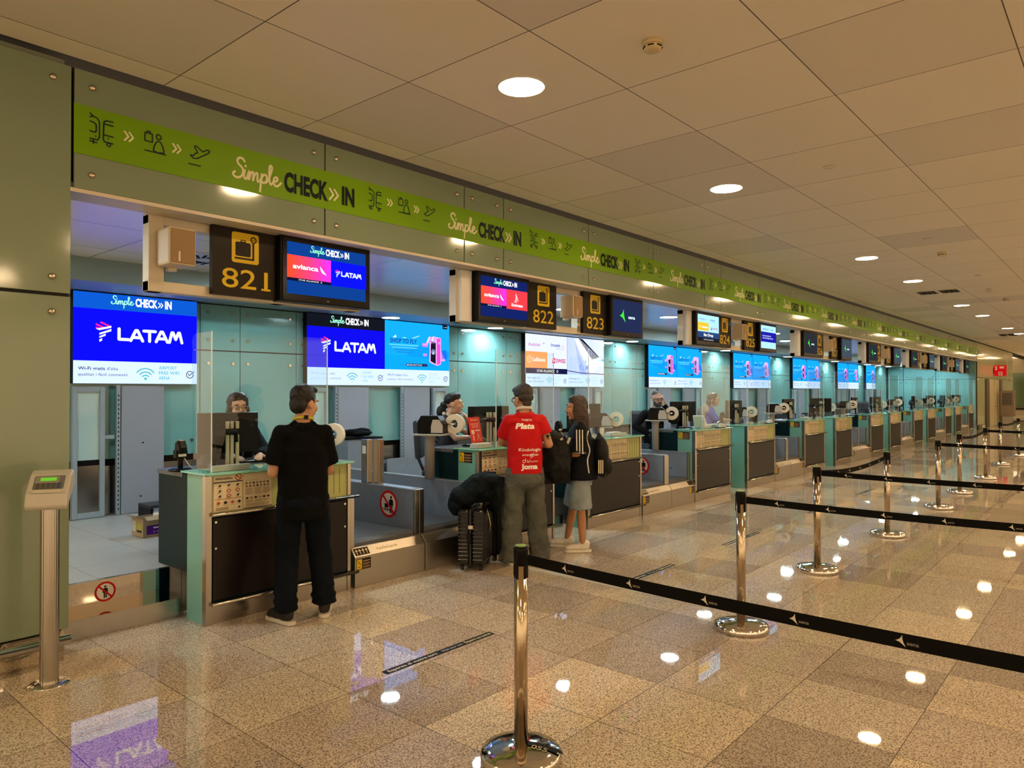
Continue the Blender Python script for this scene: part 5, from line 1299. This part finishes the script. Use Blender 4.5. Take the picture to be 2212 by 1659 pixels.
# ---- traveller in the black T-shirt at desk 821
JEANS = pm('dark_jeans', (.004, .006, .010), .85, spec=.08, bump=.3, bscale=200); SOLE = pm('white_rubber_sole', (.62, .58, .50), .6)
J = dict(pelvis=(0, 0, .93), neck=(.0, .0, 1.47), head=(.01, .02, 1.612), sl=(-.155, .0, 1.40), sr=(.155, .0, 1.40), el=(-.215, -.0, 1.10), er=(.195, .07, 1.10), wl=(-.13, .22, 1.165), wr=(.12, .26, 1.165),
         hl=(-.09, 0, .90), hr=(.09, 0, .90), kl=(-.115, .02, .50), kr=(.13, .09, .50), al=(-.126, -.06, .09), ar=(.163, .04, .09))
def tee_shapes(J, zh, r0, r1, sa, sb, ra, rb):
    o = [('e', (0, 0, (zh+J['neck'][2])/2+.09), (r1[0], r1[1], .20)), ('t', (0, 0, zh), r0, (0, 0, J['sl'][2]-.12), r1), ('e', (0, -.004, J['sl'][2]-.09), (.172, .112, .125)), ('e', (-.09, -.01, J['sl'][2]-.02), (.085, .085, .06)), ('e', (.09, -.01, J['sl'][2]-.02), (.085, .085, .06)), ('c', V3(J['sl'])+V3((.02, -.005, -.012)), V3(J['sr'])+V3((-.02, -.005, -.012)), .066, .066), ('c', (-.055, 0, J['sl'][2]+.032), (.055, 0, J['sl'][2]+.032), .052, .052), ('e', (0, -.025, J['neck'][2]-.035), (.078, .062, .045))]
    for s, e in (('l', sa), ('r', sb)):
        a, b = V3(J['s'+s]), V3(J['e'+s]); o += [('c', a+V3((0, 0, -.015)), lerp(a, b, e*.5), .068, .071), ('k', lerp(a, b, e*.4), lerp(a, b, e), ra, rb)]
    return o
tee = tee_shapes(J, .755, (.185, .14), (.178, .125), .80, .82, .072, .082)
trs = [('t', (0, 0, .80), (.165, .125), (0, 0, 1.0), (.155, .115)), ('e', (0, -.02, .88), (.165, .125, .12))]
for s in ('l', 'r'):
    h, kn, a = V3(J['h'+s]), V3(J['k'+s]), V3(J['a'+s])
    trs += [('c', h, kn, .102, .088), ('c', kn, lerp(kn, a, .8), .088, .080), ('k', lerp(kn, a, .7), a+V3((0, 0, .02)), .081, .083), ('e', lerp(kn, a, .82), (.094, .090, .022)), ('e', lerp(kn, a, .95), (.096, .092, .022)), ('e', lerp(kn, a, .66), (.090, .087, .02))]
short_hair = [('e', (0, -.022, .050), (.086, .098, .094)), ('e', (0, -.062, -.01), (.074, .052, .072)), ('e', (0, .045, .098), (.066, .050, .034)), ('c', (-.074, .01, .02), (-.074, .012, -.012), .012, .008), ('c', (.074, .01, .02), (.074, .012, -.012), .012, .008)]
r1, T1 = person('person in a black T-shirt and dark jeans standing at desk 821, back turned', (3.05, 4.70, 0), 62, J, skin('tan', (.48, .26, .15)), (-48, -4, 0), {'l': ((.5, .8, 0), (0, 0, -1), 1, .3), 'r': ((-.3, .9, 0), (0, 0, -1), -1, .3)},
       [('t_shirt', tee, CLOTHK, dict(vox=.010, it=4, disp=.016, dscale=.10)), ('jeans', trs, JEANS, dict(vox=.010, it=2, disp=.022, dscale=.07))], short_hair, HAIRB)
for s, yw in (('l', .55), ('r', -.15)): shoe(r1, V3(J['a'+s])+V3((0, .01, 0)), yw, pm('black_suede', (.012, .011, .010), .8), SOLE, 'sneaker', 1.04)
MB().tube([(.073*math.cos(2*PI*j/24)+.0, .066*math.sin(2*PI*j/24)+.005, 1.492-.018*math.sin(2*PI*j/24)) for j in range(25)], .01, pm('yellow_lanyard', (.50, .44, .03), .6), 8, (.003, .010)).bx(.0, .03, -.072, -.064, 1.495, 1.525, BLACK).done('lanyard', r1)
# ---- traveller in the red football shirt at desk 822
J = dict(pelvis=(0, 0, .93), neck=(-.01, .0, 1.49), head=(-.015, .025, 1.625), sl=(-.160, 0, 1.42), sr=(.160, .0, 1.42), el=(-.21, .14, 1.19), er=(.245, -.01, 1.17), wl=(-.06, .34, 1.13), wr=(.21, .24, 1.15),
         hl=(-.09, 0, .90), hr=(.09, 0, .90), kl=(-.125, .01, .50), kr=(.125, .06, .50), al=(-.145, -.05, .09), ar=(.175, .09, .09))
GREYJ = pm('washed_grey_jeans', (.095, .10, .085), .9, spec=.1, bump=.35, bscale=160, var=.5, vscale=9)
REDS = pm('red_jersey', (.50, .006, .008), .6, spec=.15, bump=.15, bscale=60)
jer = tee_shapes(J, .885, (.178, .135), (.18, .125), .75, .58, .070, .076)
trs = [('t', (0, 0, .78), (.168, .130), (0, 0, .93), (.150, .108)), ('e', (0, -.025, .83), (.168, .132, .11))]
for s in ('l', 'r'):
    h, kn, a = V3(J['h'+s]), V3(J['k'+s]), V3(J['a'+s])
    trs += [('c', h, kn, .104, .100), ('c', kn, lerp(kn, a, .7), .100, .098), ('k', lerp(kn, a, .6), a-V3((0, 0, .06)), .098, .106), ('e', lerp(kn, a, .97)+V3((0, .03, 0)), (.112, .128, .035)), ('e', lerp(kn, a, .84), (.108, .106, .03))]
r2, T2 = person('person in a red jersey and baggy grey jeans standing at desk 822, back turned', (5.50, 4.585, 0), 52, J, skin('tan', (.48, .26, .15)), (22, -6, 0), {'l': ((.6, .6, 0), (0, 0, -1), 1, .4), 'r': ((-.1, .9, -.1), (-1, 0, 0), -1, 1.0)},
       [('jersey', jer, REDS, dict(vox=.010, it=4, disp=.014, dscale=.10)), ('jeans', trs, GREYJ, dict(vox=.010, it=2, disp=.036, dscale=.085))],
       [('e', (0, -.018, .062), (.092, .104, .088)), ('e', (0, -.055, .01), (.082, .062, .055)), ('e', (0, .055, .09), (.072, .050, .04)), ('e', (0, -.07, -.045), (.052, .028, .04))], pm('brown_cropped_hair', (.020, .013, .008), .45, bump=.6, bscale=120), glasses='dark')
for s in ('l', 'r'): shoe(r2, V3(J['a'+s])+V3((0, .02, 0)), .1 if s == 'l' else -.25, pm('cream_sneaker', (.50, .46, .36), .6), SOLE, 'sneaker', 1.05)
MB().tube([(.080*math.cos(2*PI*j/24)-.008, .074*math.sin(2*PI*j/24)+.005, 1.522-.02*math.sin(2*PI*j/24)) for j in range(25)], .012, pm('white_collar', (.62, .58, .52), .7), 8, (.005, .014)).done('collar', r2)
jo = [o for o in r2.children if o.name.startswith('jersey')][0]
A = Art(); w_ = '#f4ece4'
A.text('TARJETA', .0, .400, .018, w_, .01, 'c', w=.105, rot=-.02); A.text('Plata', -.02, .325, .050, w_, .045, 'c', w=.185, shear=.2)
A.text('Kindologix', .03, .105, .030, w_, .01, 'c', w=.23); A.text('emergencias', .03, .060, .022, w_, .008, 'c', w=.165); A.ring(.045, .062, .016, .003, w_, n=12); A.stroke([(.03, .03), (.06, .09)], .003, w_)
A.ring(-.035, .006, .013, .005, w_, n=16); A.stroke([(-.022, .0), (-.022, .032)], .005, w_); A.stroke([(-.005, .018), (-.003, -.002), (.012, -.004), (.016, .018)], .005, w_); A.text('DataWise', .025, -.002, .014, w_, .005, w=.085)
A.text('Joma', .02, -.068, .046, w_, .05, 'c', w=.17)
on_surface('jersey_print', r2, jo, A, (0, -.30, 1.01), (1, 0, 0), (0, 0, 1))
A = Art()
for x, y, q in ((0, 0, .014), (.012, .008, .010), (-.010, .01, .009), (.004, -.016, .007), (.010, -.028, .004), (-.006, -.03, .003), (.018, -.020, .004)): A.circ(x, y, q, '#15130f', 9)
bo = [o for o in r2.children if o.name.startswith('body')][0]
on_surface('tattoo', r2, bo, A, (.222, -.3, 1.25), (1, 0, 0), (0, 0, 1), lift=.002)
# ---- traveller in the striped black shirt and denim shorts
J = dict(pelvis=(0, 0, .88), neck=(.0, .0, 1.37), head=(.0, .03, 1.525), sl=(-.16, .0, 1.31), sr=(.16, .0, 1.31), el=(-.20, .03, 1.05), er=(.19, .08, 1.06), wl=(-.12, .24, 1.01), wr=(.08, .27, 1.02),
         hl=(-.085, 0, .85), hr=(.085, 0, .85), kl=(-.09, -.01, .47), kr=(.11, .06, .47), al=(-.085, -.03, .085), ar=(.17, .13, .085))
DEN = pm('light_denim', (.25, .30, .33), .85, bump=.3, bscale=180, var=.25, vscale=10)
NAVYS = pm('black_navy_jersey', (.003, .0035, .006), .65, spec=.12, bump=.2, bscale=60)
wj = [('e', (0, 0, 1.17), (.185, .135, .20)), ('t', (0, 0, .765), (.22, .195), (0, 0, 1.20), (.195, .160)), ('c', (-.14, -.005, 1.315), (.14, -.005, 1.315), .060, .060), ('c', (-.05, 0, 1.36), (.05, 0, 1.36), .045, .045)]
for s in ('l', 'r'):
    a, b = V3(J['s'+s]), V3(J['e'+s]); wj += [('c', a-V3((0, 0, .01)), lerp(a, b, .5), .074, .088), ('k', lerp(a, b, .4), lerp(a, b, 1.02), .088, .100)]
sh = [('t', (0, 0, .72), (.175, .135), (0, 0, .93), (.155, .12)), ('e', (0, -.03, .82), (.175, .14, .12))]
for s in ('l', 'r'):
    h, kn = V3(J['h'+s]), V3(J['k'+s]); sh += [('c', h, lerp(h, kn, .6), .108, .112), ('k', lerp(h, kn, .4), lerp(h, kn, 1.03), .110, .118)]
r3, T3 = person('person with long brown hair in a striped black jersey and denim shorts', (6.30, 4.49, 0), 128, J, skin('warm', (.46, .22, .11)), (4, -4, 0), {'l': ((.4, .9, .0), (.9, -.4, 0), 1, 1.0), 'r': ((.0, .95, .0), (-.9, 0, 0), -1, 1.0)},
       [('jersey', wj, NAVYS, dict(vox=.010, it=4, disp=.014, dscale=.09)), ('shorts', sh, DEN, dict(vox=.010, it=3, disp=.016, dscale=.09))],
       [('e', (0, .020, .098), (.070, .062, .040)), ('e', (0, -.002, .07), (.083, .083, .065)), ('e', (0, -.022, .048), (.084, .100, .090)), ('e', (-.045, -.055, -.09), (.048, .062, .15)), ('e', (.045, -.055, -.09), (.048, .062, .15)), ('e', (0, -.085, -.16), (.085, .045, .16)), ('e', (-.06, -.04, -.24), (.035, .05, .10)), ('e', (0, -.085, -.30), (.075, .035, .08)), ('e', (-.074, -.005, -.045), (.024, .055, .13)), ('e', (.074, -.005, -.045), (.024, .055, .13)), ('e', (-.07, .0, -.20), (.028, .05, .10))], pm('long_brown_hair', (.030, .013, .007), .35, bump=.6, bscale=110), fem=True, hk=1.0)
for s in ('l', 'r'): shoe(r3, V3(J['a'+s])+V3((0, .0, 0)), .1 if s == 'l' else -.1, pm('white_leather_sneaker', (.70, .66, .58), .45), pm('white_sole', (.74, .70, .62), .5), 'sneaker', .98)
wjo = [o for o in r3.children if o.name.startswith('jersey')][0]
WS = pm('white_stripe', (.60, .60, .56), .6)
a, b = V3(J['sl']), V3(J['el'])
for dy in (-.030, 0, .030):   # sleeve stripes
    A = Art(); A.poly([(dy-.006, 0), (dy+.006, 0), (dy+.006, .24), (dy-.006, .24)], WS); A2 = A
    on_surface('sleeve_stripe', r3, wjo, A, (-.45, 0.01, 1.06), (0, -1, 0), (0, 0, 1))
A = Art(); A.poly([(-.085, .0), (.085, -.0), (.085, .016), (-.085, .016)], WS); on_surface('cuff_band', r3, wjo, A, (-.45, .03, 1.052), (0, -1, 0), (0, 0, 1))
A = Art(); A.stroke(smooth_pts([(.09, .30), (.07, .22), (.10, .10), (.075, .0), (.09, -.13)]), .012, WS); on_surface('side_piping', r3, wjo, A, (-.45, 0, .98), (0, -1, 0), (0, 0, 1))
# backpacks
t = thing('backpack', 'small black backpack worn on the back of the person in denim shorts', 'backpack', (6.40, 4.355, .0), math.radians(128)-PI/2)
blob([('e', (0, -.06, 1.02), (.15, .085, .20)), ('e', (0, -.08, .90), (.145, .095, .12)), ('c', (0, -.04, 1.17), (0, -.04, 1.24), .05, .02)], 'bag', NYL, t, .010, 4, .014, .08)
blob([('e', (0, -.135, .90), (.11, .05, .09))], 'pocket', NYL, t, .008, 3, .008, .06)
A = Art(); [A.rect(.02*k, 0, .012+.02*k, .14, '#d8d0b4') for k in range(3)]; A.build('pale_strap', t, (-.155, -.02, .84), (0, -1, 0), (0, 0, 1), lift=.004)
t = thing('backpack', 'large black backpack held between the red jersey and the striped jersey', 'backpack', (5.935, 4.555, .0), math.radians(-49))
bp_ = blob([('e', (0, 0, 1.02), (.19, .11, .26)), ('b', (0, 0, .90), (.32, .18, .30)), ('e', (.03, -.08, .90), (.14, .06, .14)), ('e', (-.05, .0, 1.22), (.11, .08, .09))], 'bag', NYL, t, .011, 6, .03, .10)
MB().tube([(-.10, -.02, 1.18), (-.13, -.03, 1.26), (-.09, -.02, 1.33)], .02, BLACK, 8, (.020, .005)).tube([(.02, -.07, 1.20), (.05, -.09, 1.12), (.0, -.115, 1.0), (-.06, -.11, .86)], .02, BLACK, 8, (.022, .005)).done('strap', t)
MB().box((.07, -.06, 1.20), (.12, .04, .03), NYL, (0, -.6, 0)).box((.14, -.02, 1.17), (.03, .03, .16), NYL, (0, .4, 0)).box((.075, -.085, 1.21), (.03, .006, .02), pm('tag_pale', (.5, .46, .36), .5), (0, -.6, 0)).box((.15, -.04, 1.19), (.025, .01, .07), pm('tag_pale', (.5, .46, .36), .5), (0, .4, 0)).done('buckles', t)

# ---------------------------------------------------------------- staff behind the desks
SUIT = pm('black_suit', (.006, .006, .008), .8, spec=.12, bump=.2, bscale=120); VEST = pm('navy_vest', (.012, .018, .035), .7, bump=.15, bscale=120); SHIRTW = pm('white_shirt', (.68, .66, .62), .7)
def seated(lean=0, sw=.155):
    """joints of a person sitting on a desk chair, feet on the floor"""
    return dict(pelvis=(0, 0, .56), neck=(lean*.6, .05, 1.04), head=(lean*.9, .09, 1.20), sl=(-sw+lean*.5, .03, .985), sr=(sw+lean*.5, .03, .985), el=(-.22+lean*.3, .20, .80), er=(.22+lean*.3, .20, .80), wl=(-.12, .42, .80), wr=(.12, .42, .80),
                hl=(-.09, .02, .53), hr=(.09, .02, .53), kl=(-.10, .42, .53), kr=(.10, .42, .53), al=(-.10, .40, .10), ar=(.10, .40, .10))
def seat_clothes(J, torso, legs, sl=1.0, rad=.062, vest=False):
    c = lerp(J['pelvis'], J['neck'], .5)
    top = [('c', V3(J['pelvis'])+V3((0, 0, .04)), c, .155, .160), ('c', c, lerp(c, J['neck'], .55), .160, .140), ('c', V3(J['sl'])+V3((.02, 0, -.01)), V3(J['sr'])+V3((-.02, 0, -.01)), .070, .070), ('c', lerp(J['neck'], J['sl'], .35), lerp(J['neck'], J['sr'], .35), .055, .055)]
    if not vest:
        for s in ('l', 'r'):
            top += [('c', J['s'+s], J['e'+s], rad+.006, rad), ('k', J['e'+s], lerp(J['e'+s], J['w'+s], sl), rad, rad*.72), ('e', J['e'+s], (rad, rad, rad))]
    tr = [('e', V3(J['pelvis'])+V3((0, .03, -.01)), (.165, .15, .11))]
    for s in ('l', 'r'): tr += [('c', J['h'+s], J['k'+s], .090, .075), ('c', J['k'+s], J['a'+s], .075, .062)]
    return [('jacket' if sl > .9 and not vest else ('vest' if vest else 'blouse'), top, torso, dict(vox=.010, it=4, disp=.014, dscale=.09)), ('trousers', tr, legs, dict(vox=.012, it=3, disp=.012, dscale=.09))]
FLZ = .345
# woman with glasses behind the monitor of desk 821
J = seated(0); J['head'] = (.0, .12, 1.215)
r4, T4 = person('person with dark hair and thin glasses seated behind the monitor of desk 821', (3.30, 6.20, FLZ), -104, J, skin('fair', (.58, .36, .26)), (2, 0, 0), {'l': ((.4, .9, 0), (0, 0, -1), 1, .4), 'r': ((-.4, .9, 0), (0, 0, -1), -1, .4)}, seat_clothes(J, SUIT, SUIT, .95),
       [('e', (0, .020, .098), (.070, .062, .040)), ('e', (0, -.002, .07), (.083, .083, .065)), ('e', (0, -.024, .046), (.084, .098, .088)), ('c', (-.066, .03, .075), (-.080, .02, -.05), .020, .022), ('c', (.066, .03, .075), (.080, .02, -.05), .020, .022), ('e', (0, -.075, -.03), (.078, .05, .085))], HAIRD, glasses='thin', fem=True, hk=1.0)
for s in (-1, 1): MB().tube([(s*.075, .02, 1.06), (s*.06, .165, 1.0), (s*.02, .235, .80), (0, .24, .72)], .01, pm('green_lanyard', (.06, .13, .05), .6), 8, (.003, .010)).done('lanyard', r4)
# woman with a pony tail at desk 822
J = seated(0); J['head'] = (.0, .13, 1.21); J['er'] = (.20, .18, .805); J['wr'] = (.13, .40, .82); J['el'] = (-.16, .32, .82); J['wl'] = (-.06, .28, 1.02)
r5, T5 = person('person with a dark ponytail in a navy vest seated at desk 822, looking sideways', (5.98, 6.26, FLZ), -52, J, skin('fair', (.58, .36, .26)), (2, 0, 0), {'l': ((.2, -.45, .9), (.2, -.9, 0), -1, 1.0), 'r': ((-.2, .95, -.1), (0, 0, -1), -1, .5)}, seat_clothes(J, VEST, SUIT, 1, vest=True),
       [('e', (0, .020, .098), (.070, .062, .040)), ('e', (0, -.002, .07), (.083, .083, .065)), ('e', (0, -.024, .044), (.082, .098, .087)), ('e', (0, -.115, -.02), (.045, .05, .05)), ('e', (0, -.15, -.10), (.055, .06, .08)), ('e', (0, -.165, -.19), (.05, .05, .07))], HAIRB, fem=True, hk=1.0)
blob([('c', (-.055, .07, 1.075), (-.03, .13, 1.02), .022, .02), ('c', (.055, .07, 1.075), (.03, .13, 1.02), .022, .02), ('c', (-.05, .02, 1.09), (.05, .02, 1.09), .024, .024)], 'collar', SHIRTW, r5, .006, 2)
MB().ell(T5 @ V3((.083, -.005, -.048)), (.005, .005, .008), CHROME).done('earring', r5)
# bearded man on the telephone at desk 824
J = seated(.05); J['head'] = (.07, .16, 1.225); J['neck'] = (.05, .10, 1.05); J['sl'] = (-.12, .08, .985); J['sr'] = (.24, .06, .965); J['er'] = (.42, .02, .76); J['wr'] = (.24, .20, .62); J['el'] = (-.20, .26, .86); J['wl'] = (-.045, .21, 1.13)
r6, T6 = person('bearded person in a dark suit and black glasses talking on a telephone at desk 824', (11.06, 6.30, FLZ), -112, J, skin('pale', (.60, .38, .29)), (-8, -4, 0), {'l': ((.15, -.15, 1), (.9, -.1, 0), -1, .8), 'r': ((-.5, .6, -.3), (0, 0, -1), -1, .4)}, seat_clothes(J, SUIT, SUIT, .97, .066),
       [('e', (0, -.016, .062), (.075, .088, .072)), ('e', (0, -.05, .02), (.076, .06, .055))], pm('grey_cropped_hair', (.05, .048, .05), .6, bump=.5, bscale=200), brow=HAIRB, glasses='dark', hk=1.02)
q6 = lambda p: T6 @ (V3(p)*1.02); R6 = T6.to_3x3().to_4x4()
blob([('e', q6((0, .062, -.105)), (.058, .048, .048), R6), ('e', q6((0, .060, -.145)), (.044, .038, .045), R6), ('e', q6((-.052, .035, -.075)), (.018, .035, .042), R6), ('e', q6((.052, .035, -.075)), (.018, .035, .042), R6), ('e', q6((0, .098, -.058)), (.034, .014, .010), R6)], 'beard', pm('grey_black_beard', (.045, .042, .045), .7, bump=.7, bscale=160), r6, .006, 2, .012, .025)
blob([('c', (-.01, .145, 1.04), (.05, .20, .90), .03, .035), ('c', (.10, .15, 1.04), (.06, .20, .90), .03, .035)], 'shirt', pm('black_shirt', (.01, .01, .011), .6), r6, .008, 2)
t = thing('handset', 'pale telephone handset held to the ear of the bearded person', 'telephone', (0, 0, 0)); t.parent = None
W6 = Matrix.Translation((11.06, 6.30, FLZ)) @ Matrix.Rotation(math.radians(-112)-PI/2, 4, 'Z')
a, b = W6 @ q6((-.098, .005, .035)), W6 @ q6((-.070, .085, -.095)); t.location = (a+b)/2
MB().tube([a-t.location, (a*.6+b*.4)-t.location+V3((0, -.006, 0)), (a*.3+b*.7)-t.location+V3((0, -.006, 0)), b-t.location], .016, WHITEP, 10).ell(a-t.location, (.022, .022, .024), WHITEP).ell(b-t.location, (.020, .020, .020), WHITEP).done('shell', t)
# woman in the blue uniform at desk 825
J = seated(0); J['head'] = (.0, .13, 1.19); J['wl'] = (-.10, .44, .79); J['wr'] = (.10, .46, .79)
r7, T7 = person('person with brown hair and glasses in a blue and beige top seated at desk 825', (13.12, 6.32, FLZ), -62, J, skin('pink', (.60, .34, .27)), (-3, -3, 0), {'l': ((.3, .95, 0), (0, 0, -1), 1, .5), 'r': ((-.2, .95, 0), (0, 0, -1), -1, .5)}, seat_clothes(J, pm('royal_blue_cloth', (.02, .07, .42), .65, bump=.2, bscale=90), SUIT, .35),
       [('e', (0, .020, .098), (.070, .062, .040)), ('e', (0, -.002, .07), (.083, .083, .065)), ('e', (0, -.026, .046), (.088, .100, .090)), ('c', (-.070, .02, .07), (-.086, .01, -.06), .024, .028), ('c', (.070, .02, .07), (.086, .01, -.06), .024, .028), ('e', (0, -.075, -.05), (.085, .055, .085))], pm('brown_hair', (.10, .055, .030), .45, bump=.5, bscale=110), glasses='thin', fem=True, hk=1.0)
blob([('c', (.10, -.03, 1.04), (.16, .02, .98), .065, .07), ('c', (-.10, -.03, 1.04), (-.16, .02, .98), .065, .07), ('e', (0, -.08, .88), (.16, .10, .18))], 'cardigan', pm('beige_knit', (.42, .33, .25), .85, bump=.3, bscale=120), r7, .010, 3)
